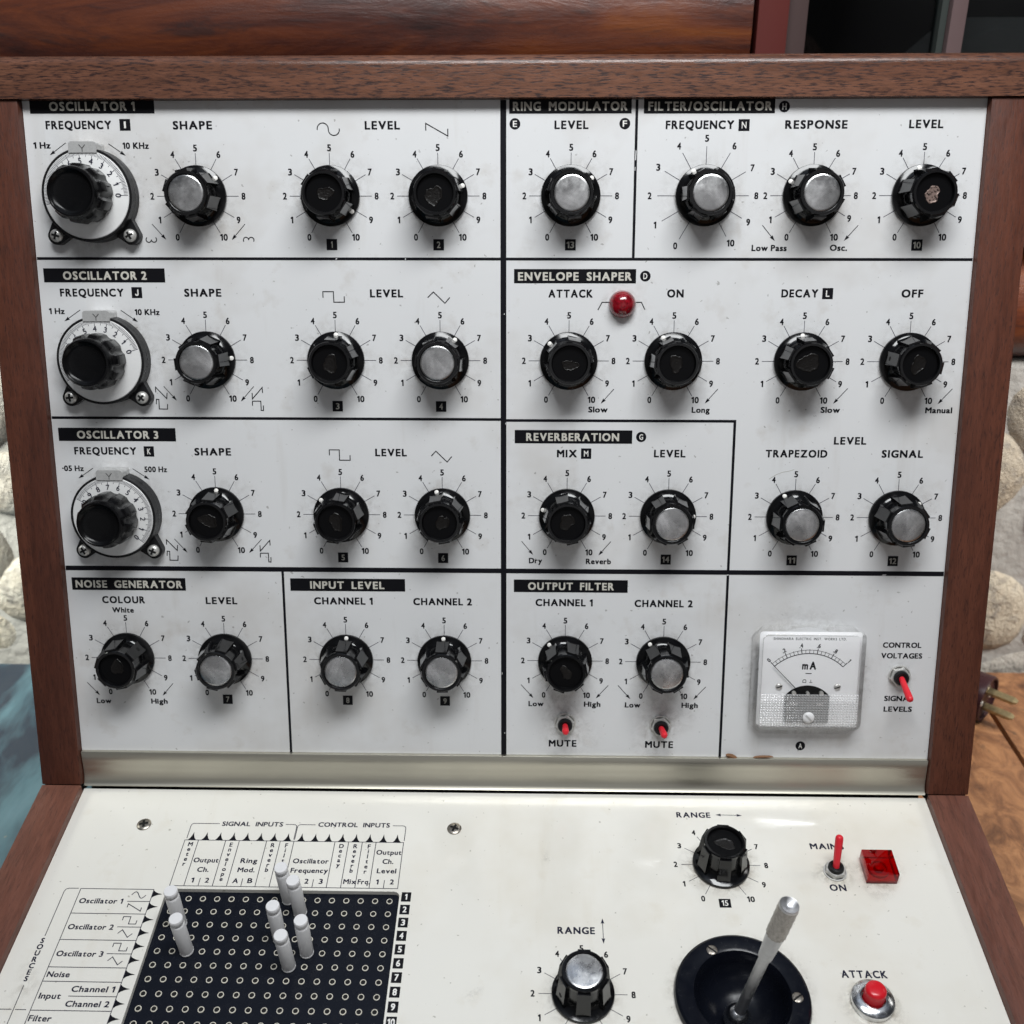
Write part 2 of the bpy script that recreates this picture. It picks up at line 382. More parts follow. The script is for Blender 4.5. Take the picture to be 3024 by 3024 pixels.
TITLES = [("OSCILLATOR 1", -190.6, -154.4, 310.4, -199.1, -146.0), ("OSCILLATOR 2", -191.0, -154.5, 240.6, -199.7, -146.3), ("OSCILLATOR 3", -191.0, -154.4, 170.6, -199.6, -146.3),
 ("NOISE  GENERATOR", -197.8, -148.1, 100.6, -199.7, -146.4), ("INPUT  LEVEL", -88.1, -54.0, 100.9, -97.5, -44.2), ("OUTPUT  FILTER", 12.8, 52.0, 101.1, 6.1, 58.5),
 ("REVERBERATION", 11.7, 52.8, 170.4, 6.4, 58.8), ("ENVELOPE  SHAPER", 7.9, 56.7, 240.4, 6.0, 58.7), ("RING  MODULATOR", 5.6, 53.2, 309.9, 3.9, 55.1), ("FILTER/OSCILLATOR", 62.2, 113.3, 309.8, 60.2, 114.7)]
for t, x0, x1, y, a, c in TITLES:
    b = B().sheet([(a, y-1.25), (c, y-1.25), (c, y+4.75), (a, y+4.75)], Z1+.02).text(t, x0, x1, y, 3.3, Z2+.02, 1, .038, gap=.2)
    pu(b, 'section_title', ['title_ink', 'letter'])
CAPTIONS = [('FREQUENCY', -192.8, -165.0, 303.0), ('SHAPE', -138.4, -122.1, 302.8), ('LEVEL', -56.9, -42.4, 302.6), ('LEVEL', 23.1, 37.0, 302.6), ('FREQUENCY', 69.7, 97.9, 302.5), ('RESPONSE', 119.5, 145.0, 302.5), ('LEVEL', 170.9, 184.7, 302.6),
 ('FREQUENCY', -193.0, -165.2, 233.4), ('SHAPE', -138.1, -122.2, 233.4), ('LEVEL', -56.6, -42.5, 233.2), ('FREQUENCY', -192.9, -164.9, 163.3), ('SHAPE', -138.1, -121.9, 163.1), ('LEVEL', -56.2, -42.3, 163.1),
 ('ATTACK', 21.1, 40.0, 233.2), ('ON', 72.5, 79.3, 233.3), ('DECAY', 121.7, 137.2, 233.4), ('OFF', 173.2, 182.1, 233.4), ('LEVEL', 148.5, 162.4, 169.3), ('TRAPEZOID', 118.6, 145.6, 163.4), ('SIGNAL', 170.0, 187.9, 163.5), ('MIX', 25.5, 34.1, 163.0), ('LEVEL', 68.9, 82.6, 163.2),
 ('COLOUR', -186.0, -166.2, 93.1), ('LEVEL', -137.3, -122.9, 93.0), ('CHANNEL 1', -86.6, -59.6, 93.3), ('CHANNEL 2', -40.4, -13.5, 93.3), ('CHANNEL 1', 16.3, 42.4, 93.3), ('CHANNEL 2', 62.0, 88.4, 93.2), ('MUTE', 23.0, 35.8, 23.4), ('MUTE', 68.8, 81.7, 23.3)]
for t, x0, x1, y in CAPTIONS: pu(B().text(t, x0, x1, y, 3.15, Z1, 0, .04, gap=.2), 'control_caption', 'ink')
SMALL = [('1 Hz', -198.8, -191.8, 295.2), ('10 KHz', -160.5, -149.6, 295.0), ('Low Pass', 107.9, 122.6, 252.8), ('Osc.', 141.2, 148.3, 252.9), ('1 Hz', -198.6, -192.0, 225.8), ('10 KHz', -160.6, -149.9, 225.4), ('·05 Hz', -199.2, -189.6, 155.6), ('500 Hz', -161.6, -151.5, 155.3),
 ('Slow', 39.2, 47.5, 183.2), ('Long', 84.9, 92.6, 183.2), ('Slow', 141.7, 149.9, 183.4), ('Manual', 187.5, 199.0, 183.4), ('Dry', 13.1, 18.9, 113.7), ('Reverb', 39.2, 50.4, 113.5), ('White', -181.7, -171.8, 88.5), ('Low', -192.8, -186.0, 43.2), ('High', -166.6, -159.0, 43.2),
 ('Low', 13.2, 20.1, 43.8), ('High', 39.4, 46.9, 43.8), ('Low', 58.7, 65.7, 43.6), ('High', 85.3, 92.7, 43.7), ('CONTROL', 177.2, 194.6, 74.4), ('VOLTAGES', 176.8, 195.4, 69.2), ('SIGNAL', 179.8, 192.9, 48.1), ('LEVELS', 179.9, 192.8, 42.8)]
for t, x0, x1, y in SMALL: pu(B().text(t, x0, x1, y, 2.4, Z1, 0, .038), 'range_caption', 'ink')
TAGS = [('I', -159.0, 304.6), ('N', 102.2, 303.9), ('J', -159.2, 235.0), ('K', -159.0, 164.7), ('M', 38.4, 164.6), ('L', 141.4, 234.9), ('1', -72.7, 255.4), ('2', -26.5, 255.3), ('13', 30.2, 255.3), ('10', 177.9, 255.2), ('3', -72.6, 185.5), ('4', -26.4, 185.5), ('5', -72.5, 115.8), ('6', -26.4, 115.8), ('14', 75.5, 115.8), ('11', 132.7, 115.8), ('12', 178.5, 115.8), ('7', -129.9, 45.7), ('8', -72.6, 45.8), ('9', -26.4, 45.9)]
for t, x, y in TAGS:
    b = B().sheet([(x-2.3, y-2.35), (x+2.3, y-2.35), (x+2.3, y+2.35), (x-2.3, y+2.35)], Z1)
    w = 1.5 if len(t) > 1 else (.3 if t in '1I' else (.95 if t in 'MN' else .72)); b.text(t, x-w, x+w, y-1.3, 2.6, Z2, 1, .012 if t in 'MN' else .02)
    pu(b, 'number_tag' if t.isdigit() else 'letter_tag', ['ink', 'letter_dim' if t.isdigit() else 'letter_white'])
for t, x, y in [('E', 6.3, 304.6), ('F', 52.4, 304.6), ('H', 118.6, 311.2), ('D', 62.7, 242.2), ('G', 62.8, 172.2), ('A', 142.0, 25.0)]:
    b = B().disc(x, y, 2.28, Z1).text(t, x-.8, x+.8, y-1.2, 2.4, Z2, 1, .02); pu(b, 'letter_tag', ['ink', 'letter_white'])
ARROWS = [(-185, 297.4, -192.3, 292.4), (-166.7, 297, -159.6, 292.1), (111.9, 263.4, 117.5, 256.9), (152.5, 263.4, 146.8, 256.9), (-150.4, 264, -144.6, 257.4), (-110, 264, -116.1, 257.3), (-184.9, 227.5, -192.3, 222.6), (-166.9, 227.4, -159.6, 222.3), (-150.2, 194.1, -144.7, 187.7), (-109.8, 194.2, -115.9, 187.5),
 (-185.2, 156.9, -192.2, 152.2), (-167.1, 156.8, -159.7, 151.8), (-150.2, 124.1, -144.5, 117.6), (-109.9, 124.1, -115.9, 117.6), (50.2, 193.5, 44.5, 187), (95.9, 193.6, 90.4, 187.2), (152.8, 194.1, 146.8, 187.3), (198.4, 194.1, 192.5, 187.3), (9.6, 124, 14.9, 117.6), (50.3, 124.1, 44.7, 117.5), (-196.7, 53.6, -191.1, 47.2), (-155.6, 53.5, -161, 47.2), (9.5, 54.5, 15.4, 47.8), (50.5, 54.5, 44.8, 47.9), (55.1, 54.5, 61, 47.8), (96.2, 54.2, 90.6, 47.8)]
for a in ARROWS: pu(B().arrow(*a, .3, Z1), 'printed_arrow', 'ink')
b = B()
WAVES = [[(-31.3, 302.0), (-31.3, 304.9), (-22.0, 299.8), (-22.0, 302.7)], [(-77.4, 232.9), (-77.4, 235.5), (-72.8, 235.5), (-72.7, 231.0), (-68.1, 231.0), (-68.1, 233.5)], [(-31.6, 233.0), (-29.1, 235.4), (-24.1, 230.6), (-22.0, 233.1)],
 [(-77.1, 163.3), (-77.1, 165.8), (-72.6, 165.8), (-72.6, 161.1), (-67.8, 161.1), (-67.8, 163.4)], [(-31.1, 163.2), (-29.0, 165.4), (-24.0, 160.5), (-21.9, 163.0)], [(42.5, 227.8), (44.3, 231.1), (47.4, 231.1)], [(59.0, 231.1), (61.3, 231.1), (62.9, 228.0)]]
for dy in (0, -70.05):
    WAVES += [[(x, y+dy) for x, y in q] for q in ([(-154.0, 191.4), (-153.9, 193.7), (-149.2, 188.6), (-148.9, 191.2)], [(-154.1, 186.1), (-153.9, 188.3), (-152.8, 188.2), (-152.9, 184.0), (-149.2, 183.9), (-149.0, 186.2)], [(-110.7, 191.3), (-110.7, 188.6), (-106.1, 193.7), (-106.0, 191.3)], [(-110.8, 185.6), (-110.7, 187.6), (-107.0, 187.6), (-107.0, 183.5), (-106.0, 183.4), (-105.9, 185.7)])]
WAVES.append(arc(-74.9, 302.8, 2.35, 190, 0, 14)+arc(-70.2, 302.5, 2.35, 180, 370, 14))
WAVES += [arc(-152.3, 257.5, 1.15, 130, 360, 12), arc(-150.0, 257.5, 1.15, 180, 410, 12), arc(-109.9, 257.3, 1.15, 215, 0, 12), arc(-107.6, 257.3, 1.15, 180, -35, 12)]
for q in WAVES: pu(B().stroke(q, .42, Z1), 'waveform_symbol', 'ink')

for x, y, w, h in ((57.3, 292, .5, 4.2), (57.1, 286.5, .35, 1.6), (1.8, 226, .5, .6), (2.3, 178, .3, .8), (-71, 249.4, .9, .5), (-41, 249.3, .5, .8), (104, 108.7, 1.1, .5), (175, 109.2, 2.2, .4), (.6, 60, .3, 1.2), (1.9, 30, .4, .7)):
    pu(B().sheet([(x-w/2, y-h/2), (x+w*.3, y-h*.45), (x+w/2, y+h*.4), (x-w*.2, y+h/2)], .13), 'paint_chip', 'panel')
pu(B().stroke([(120.5, 153.4), (123.5, 155.4), (126.5, 156.6), (129, 157.0), (131.5, 157.8)], .22, .05), 'scratch', 'letter_dim')

# ---- number scales and knobs
def scale_ring(x, y, rn0, rl0, par, Mx, skip=(), r0=12.0, missing=(), over={}):
    b = B()
    for k in range(11):
        rn = over.get(k, rn0); rl = rl0-(rn0-rn)
        a = R(90-(k-5)*30); c, s = math.cos(a), math.sin(a)
        if k not in missing: b.stroke([(x+r0*c, y+r0*s), (x+rl*c, y+rl*s)], .24, Z1, 1)
        if k in skip: continue
        q = str(k); cx, cy = x+rn*c+(.5 if k == 10 else 0), y+rn*s; w = {1: .42, 10: 1.5, 0: .74}.get(k, .72)
        b.text(q, cx-w, cx+w, cy-1.3, 2.6, Z1, 0, .034)
    b.build('number_scale', ['ink', 'ink_thin'], par, Mx, smooth=0)

def knob_meshes():
    b = B()
    b.lathe([(0, .3), (12.3, .3), (12.65, .7), (12.65, 1.5), (12.5, 1.8), (11.7, 2.1), (10.7, 2.55), (9.8, 3.1), (9.2, 3.6), (8.75, 4.3), (8.55, 14.4), (8.95, 14.8), (9.05, 16.2), (8.75, 16.6), (7.8, 16.6), (7.6, 16.3)], 56)
    b.lathe([(7.6, 16.3), (7.5, 15.1), (7.3, 14.8), (0, 14.7)], 56, 1)
    for k in range(6):
        c, s = math.cos(k*math.pi/3+math.pi/2), math.sin(k*math.pi/3+math.pi/2)
        def P(r, t, z): return (r*c-t*s, r*s+t*c, z)
        w0, w1 = 2.95, 2.55
        vs = [P(7.9, -w0, 3.2), P(10.9, -w0, 3.2), P(10.9, w0, 3.2), P(7.9, w0, 3.2), P(7.9, -w1, 15.5), P(9.75, -w1, 15.5), P(9.75, w1, 15.5), P(7.9, w1, 15.5)]
        b.add(vs, [(3, 2, 1, 0), (4, 5, 6, 7), (0, 1, 5, 4), (1, 2, 6, 5), (2, 3, 7, 6), (3, 0, 4, 7)])
    return b
KB = knob_meshes(); shared = {}
def residue(seed):
    q = random.Random(seed); n = 26; ph = [q.uniform(0, 6.28) for _ in range(4)]; r0 = q.uniform(3.1, 4.6); ox, oy = q.uniform(-1, 1), q.uniform(-1, .6)
    st = q.uniform(.65, 1.0); rt = q.uniform(0, 3.1); vs = []; fs = []
    n = 44
    for ring, (k, z) in enumerate(((1, 14.7), (.95, 14.92), (.9, 14.98), (.84, 14.9), (.74, 14.78), (.55, 14.82), (.3, 14.76))):
        for i in range(n):
            a = 2*math.pi*i/n; r = r0*(1+.15*math.sin(2*a+ph[0])+.1*math.sin(3*a+ph[1])+.06*math.sin(5*a+ph[2])+.04*math.sin(9*a+ph[3]))*k
            px, py = r*math.cos(a), r*math.sin(a)*st
            vs.append((ox+px*math.cos(rt)-py*math.sin(rt), oy+px*math.sin(rt)+py*math.cos(rt), z+q.uniform(-.03, .03)))
    vs.append((ox, oy, 14.76))
    for g in range(6): fs += [(g*n+i, g*n+(i+1) % n, (g+1)*n+(i+1) % n, (g+1)*n+i) for i in range(n)]
    fs += [(6*n+i, 6*n+(i+1) % n, 7*n) for i in range(n)]
    return B().add(vs, fs)
def knob(Mx, state, dot, seed):
    """state 1: metal cap, 0: bare recess with dried glue, 2: recess with a big glue lump, 3: bare shiny recess"""
    T = Mx @ RZ(-dot)
    o = KB.build('rotary_knob', ['knob', 'knobfloor'], SY, T, smooth=30, merge=False, share=shared.get('k'))
    shared.setdefault('k', o.data); o['group'] = 'black control knobs'
    tl = T
    d = B().lathe([(.95, 0), (.95, .25), (.7, .4), (0, .42)], 16)
    tilt = T @ Matrix.Translation((0, .0113, .00215)) @ Matrix.Rotation(R(-24), 4, 'X')
    x = d.build('pointer_dot', 'dot', o, tilt, share=shared.get('d')); shared.setdefault('d', x.data)
    h = B().lathe([(1.0, 0), (0, .01)], 16)
    x = h.build('set_screw', 'hole', o, T @ Matrix.Translation((0, -.01054, .0074)) @ Matrix.Rotation(R(84.6), 4, 'X'), share=shared.get('h')); shared.setdefault('h', x.data)
    if state == 1:
        x = B().lathe([(7.4, 15), (7.38, 16.1), (7.2, 16.24), (6.5, 16.32), (5, 16.45), (3, 16.57), (1.5, 16.63), (0, 16.65)], 48).build('cap', 'cap', o, T @ RZ(seed*47), share=shared.get('c')); shared.setdefault('c', x.data)
    elif state == 2:
        tag(residue(31).build('glue_residue', 'gluechunk', o, T, smooth=60), 'lump of brown glue where the cap is missing')
    elif state == 0:
        tag(residue(seed).build('glue_residue', 'residue', o, T, smooth=60), 'dried glue where the cap is missing')
    return o
C0, C1, C2, C3, C4, C5, C6 = -130.8, -73.2, -26.8, 30.0, 76.0, 132.8, 178.9
R1, R2, R3, R4 = 275.5, 205.8, 136.0, 66.1
KN = [(C0, R1, 1, 50), (C1, R1, 0, 125), (C2, R1, 0, 69), (C3, R1, 1, 51), (87.3, R1, 1, -29), (C5, R1, 1, -60), (C6, R1, 2, -12),
 (C0, R2, 1, 85), (C1, R2, 0, 3), (C2, R2, 1, 36), (C3, R2, 0, -48), (C4, R2, 0, -25), (C5, R2, 0, -5), (C6, R2, 0, 100),
 (C0, R3, 0, 5), (C1, R3, 0, -51), (C2, R3, 0, -12), (C3, R3, 0, -74), (C4, R3, 1, 88), (133.1, R3, 1, -27), (179.3, R3, 1, 53),
 (-177.3, R4, 0, -132), (C0, R4, 1, -105), (C1, R4, 1, 3), (C2, R4, 1, -1), (C3, 66.5, 0, -41), (C4, 66.4, 1, -35)]
for i, (x, v, st, a) in enumerate(KN):
    big = x == 87.3; x -= .0062*(x-40)
    ov = {8: 21.7, 9: 21.7, 10: 22.5, 0: 23.8, 1: 24.0, 2: 23.4, 7: 22.6} if big else ({8: 18.4, 9: 18.7} if i == 5 else ({8: 18.3} if i == 6 else {}))
    scale_ring(x, v, 23.2 if big else 19.7, 20.0 if big else 17.6, UPn, MU, over=ov)
    knob(UP(x, v), st, a, i+3)

# ---- lower panel with its cut-outs
BX, BY, BP = -141.67, -60.43, 6.315                             # first socket and pitch
hole_b = rrect(-145.6, -42.6, -168, -56.9, 2.6); hole_j = [(99.3+26*math.cos(2*math.pi*i/48), -104+26*math.sin(2*math.pi*i/48)) for i in range(48)]
b = B(); filled(b, [(-202.2, -214), (202.2, -214), (202.2, -1.5), (-202.2, -1.5)], [hole_b, hole_j], 0)
n = len(hole_b); b.add([(x, y, 0) for x, y in hole_b]+[(x, y, -2.6) for x, y in hole_b], [(i, (i+1) % n, n+(i+1) % n, n+i)[::-1] for i in range(n)])
b.add([(-202.2, -1.5, 0), (202.2, -1.5, 0), (202.2, -1.5, -3), (-202.2, -1.5, -3), (-202.2, -214, 0), (202.2, -214, 0), (202.2, -214, -55), (-202.2, -214, -55)], [(0, 1, 2, 3), (7, 6, 5, 4)])
LPn = b.build('lower_panel', 'panel_low', SY, ML, smooth=0)

# ---- dirt gathered round the controls
def grime_mat():
    m = bpy.data.materials.new('gathered dirt'); m.use_nodes = True; m.node_tree.nodes.clear()
    o = N(m, 'ShaderNodeOutputMaterial'); t = N(m, 'ShaderNodeBsdfTransparent'); d = N(m, 'ShaderNodeBsdfDiffuse'); d.inputs[0].default_value = (.27, .215, .15, 1)
    a = N(m, 'ShaderNodeAttribute', attribute_name='amount'); v = coords(m)
    f = ramp(m, noise(m, v, 260, 6, .72, .4), [(.42, G1(0)), (.70, G1(1))])
    q = N(m, 'ShaderNodeMath', operation='MULTIPLY'); link(m, a.outputs['Fac'], q.inputs[0]); link(m, f, q.inputs[1])
    x = N(m, 'ShaderNodeMixShader'); link(m, q.outputs[0], x.inputs[0]); link(m, t.outputs[0], x.inputs[1]); link(m, d.outputs[0], x.inputs[2]); link(m, x.outputs[0], o.inputs[0])
    return m
M['grime'] = grime_mat(); M['panel_low'].node_tree.nodes['Principled BSDF'].inputs['Specular IOR Level'].default_value = .9
def grime(parent, Mx, spots):
    for x, y, r0, r1, k, dy in spots:
        b = B(); am = []; n = 36; q = random.Random(x*7+y); ph = q.uniform(0, 6)
        for t, amt in ((0, k), (.35, k*.5), (1, 0)):
            for i in range(n):
                a = 2*math.pi*i/n; r = r0+(r1-r0)*t*(1+.3*math.sin(a*2+ph)+.2*math.sin(3*a-ph)); b.v.append((x+r*math.cos(a), y+r*math.sin(a)+dy*t, .03)); am.append(amt*.62)
        for g in range(2):
            b.f += [(g*n+(i+1) % n, g*n+i, (g+1)*n+i, (g+1)*n+(i+1) % n) for i in range(n)]; b.m += [0]*n
        o = b.build('dirt_patch', 'grime', parent, Mx, smooth=0)
        ca = o.data.color_attributes.new('amount', 'FLOAT_COLOR', 'POINT')
        for i, v in enumerate(am): ca.data[i].color = (v, v, v, 1)
grime(UPn, MU, [(x, v, 11.5, 21, .42, -1.5) for x, v, *_ in KN]+[(-174.5, v, 18, 27, .5, -1) for v in (275.5, 206, 136.1)]+[(30.4, 35.4, 4, 19, .6, -1), (75.6, 34.6, 4, 19, .6, -1), (142, 59, 25, 36, .5, 0), (185.7, 60.6, 4, 9, .5, -1), (53, 230.3, 5, 10, .6, -1)])
grime(LPn, ML, [(99.8, -40.8, 12, 18, .8, -1), (36, -103.1, 12, 17, .5, -1), (149.9, -43.7, 4.5, 10, .9, -1), (169, -43, 6.5, 13, .8, -1), (150.6, -104.6, 8, 13, .8, -1), (99.3, -104, 26, 31, .6, 0), (-190, -103, .5, 9, .5, 0), (21.7, -38, .3, 4, .5, 0), (-8, -104, .3, 4, .5, 0)])

# ---- vernier tuning dials
def tuning_dial(x, v, top):
    T = UP(x, v)
    body = [(19.4*math.cos(R(a)), 19.4*math.sin(R(a))) for a in range(-30, 211, 6)]
    lugL = arc(-15.9, -16.5, 3.9, 170, 285, 8); lugR = arc(15.9, -16.5, 3.9, 255, 370, 8)
    low = [(19.4*math.cos(R(a)), 19.4*math.sin(R(a))) for a in range(240, 301, 6)]
    base = body+lugL+low+lugR
    b = B().prism(base, .1, 4.2)
    b.lathe([(19.5, .3), (19.2, 8.0), (18.9, 8.35), (18.3, 8.4), (18.2, 8.0), (0, 8.0)], 64)
    o = b.build('tuning_dial', 'black', SY, T, smooth=30); o['group'] = 'vernier tuning dials'
    b = B().lathe([(18.15, 8.1), (17.9, 8.35), (13, 8.75), (10.5, 9.0), (0, 9.0)], 72)
    for k in range(-2, 106):
        val = k/10
        if val > 10.05 or val < -.01: continue
        ang = 90-((top-val)*19.4-4) ; L = 3.1 if k % 10 == 0 else (2.5 if k % 5 == 0 else 1.7)
        c, s = math.cos(R(ang)), math.sin(R(ang)); w = .09 if k % 10 else .12
        P = [(17.75, 8.42), (17.75-L, 8.42+L*.085)]
        vs = [(r*c-t*s, r*s+t*c, z) for r, z in P for t in (-w, w)]
        b.add(vs, [(0, 1, 3, 2)], 1)
    for k in range(11):
        ang = 90-((top-k)*19.4-4); q = B().text(str(k), -1, 1, -1.1, 2.3, 8.82, 1, .012, fit=False)
        ca, sa = math.cos(R(ang-90)), math.sin(R(ang-90)); r = 13.7
        b.add([(r*math.cos(R(ang))+p[0]*ca-p[1]*sa, r*math.sin(R(ang))+p[0]*sa+p[1]*ca, p[2]+.05) for p in q.v], q.f, 1)
    b.build('dial_disc', ['disc', 'ink_thin'], o, T, smooth=30)
    # knob
    n = 10; m = 240
    def ring(r, d, z):
        out = []
        for i in range(m):
            t = ((i*n/m) % 1)-.5; q = r-d*max(0, 1-(t/.25)**2); a = 2*math.pi*i/m; out.append((q*math.cos(a), q*math.sin(a), z))
        return out
    prof = [(11.7, .6, 9.05), (12.1, 1.1, 10), (12.1, 1.4, 16), (11.8, 1.4, 19.2), (11.3, 1.1, 20.0), (10.7, .2, 20.8), (10.4, 0, 21.6), (10.2, 0, 23.2), (9.7, 0, 24), (9.2, 0, 24.1), (8.7, 0, 23.7), (8.2, 0, 22.9), (7.0, 0, 22.5), (4, 0, 22.3)]
    vs = []; 
    for p in prof: vs += ring(*p)
    fs = [(g*m+i, g*m+(i+1) % m, (g+1)*m+(i+1) % m, (g+1)*m+i) for g in range(len(prof)-1) for i in range(m)]
    vs.append((0, 0, 22.25)); k = len(vs)-1; fs += [((len(prof)-1)*m+i, (len(prof)-1)*m+(i+1) % m, k) for i in range(m)]
    B().add(vs, fs).build('dial_knob', 'dialknob', o, T @ RZ(rnd.uniform(0, 36)), smooth=40)
    # index tab
    tp = [(-5.9, 16.9), (5.9, 16.9), (5.9, 20.4)]+arc(4.6, 20.1, 1.3, 10, 90, 4)+arc(-4.6, 20.1, 1.3, 90, 170, 4)+[(-5.9, 20.4)]
    tab = B().prism(tp, .2, 8.9)
    tab.stroke([(0, 17.2), (0, 18.6), (-1.3, 20.1)], .26, 9.0, 1); tab.stroke([(0, 18.6), (1.3, 20.1)], .26, 9.0, 1)
    tab.build('index_tab', ['tab', 'ink'], o, T, smooth=30)
    for sx in (-15.9, 15.9):
        s = screw_head(2.75, 2.0, sx*7+v).build('screw', ['steel', 'hole'], o, T @ Matrix.Translation((sx/1000, -.0165, .0042)))
def screw_head(r, h, ang, slot=False):
    PR = [(0, h), (r*.4, h*.98), (r*.7, h*.86), (r*.9, h*.6), (r, h*.3), (r, 0)]
    b = B().lathe(PR[::-1], 28)
    def top(t):
        t = abs(t)
        for (ra, za), (rb, zb) in zip(PR, PR[1:]):
            if ra <= t <= rb+1e-9 and rb > ra: return za+(zb-za)*(t-ra)/(rb-ra)
        return PR[-2][1]
    for k in range(1 if slot else 2):
        a = R(ang+90*k); c, s = math.cos(a), math.sin(a); L = r*(.97 if slot else .62); w = r*(.16 if slot else .17); z = h*1.02 if not slot else h*1.0
        pts = [(-L, -w), (L, -w), (L, w), (-L, w)]
        n = 8
        for i in range(n):
            t0, t1 = -L+2*L*i/n, -L+2*L*(i+1)/n
            f = lambda t: top(t)+.05
            q = [(t0, -w, f(t0)), (t1, -w, f(t1)), (t1, w, f(t1)), (t0, w, f(t0))]
            b.add([(x*c-y*s, x*s+y*c, zz) for x, y, zz in q], [(0, 1, 2, 3)], 1)
    return b
tuning_dial(-174.5, 275.5, 4.9); tuning_dial(-174.5, 206.0, 4.0); tuning_dial(-174.5, 136.1, 7.0)

# ---- indicator lamp
b = B().lathe([(5.9, 0), (5.85, .9), (5.6, 2.4), (4.9, 4.1), (3.7, 5.4), (2, 6.2), (0, 6.5)], 40)
tag(b.build('indicator_lamp', 'dome', SY, UP(53.0, 230.3)), 'red domed lamp')

# ---- toggle switches
def toggle(Mx, ax, ay, L, name_label=None, r=1.55):
    """ax, ay: lean of the lever in degrees to the right and up"""
    b = B().lathe([(0, .1), (5.1, .1), (5.1, .7), (4.6, .75)], 36)
    hexp = [(4.7*math.cos(R(60*i+12)), 4.7*math.sin(R(60*i+12))) for i in range(6)]
    hext = [(4.4*math.cos(R(60*i+12)), 4.4*math.sin(R(60*i+12))) for i in range(6)]
    b.prism(hexp, .7, 2.2); b.prism(hexp, 2.2, 2.7, 0, hext)
    o = b.build('toggle_switch', 'steel', SY, Mx, smooth=30)
    B().lathe([(3.5, 2.6), (3.5, 3.6), (3.2, 4.2), (2.4, 4.4), (1.9, 3.9), (0, 3.8)], 28).build('bushing', 'black', o, Mx)
    T = Mx @ Matrix.Translation((0, 0, .0032)) @ Matrix.Rotation(R(ax), 4, 'Y') @ Matrix.Rotation(R(-ay), 4, 'X')
    prof = [(r*.85, 0), (r*.88, 2), (r, L*.6), (r*1.04, L-1.6), (r*.9, L-.7), (r*.55, L-.15), (0, L)]
    B().lathe(prof, 20).build('lever', 'red', o, T)
    return o
toggle(UP(30.4, 35.4), 0, 4, 9.5); toggle(UP(75.6, 34.6), 3, 2, 9.8)
toggle(UP(185.7, 60.6), 2, -26, 14.0)
toggle(LO(149.9, -43.7), 3, 24, 15.5, r=1.7)

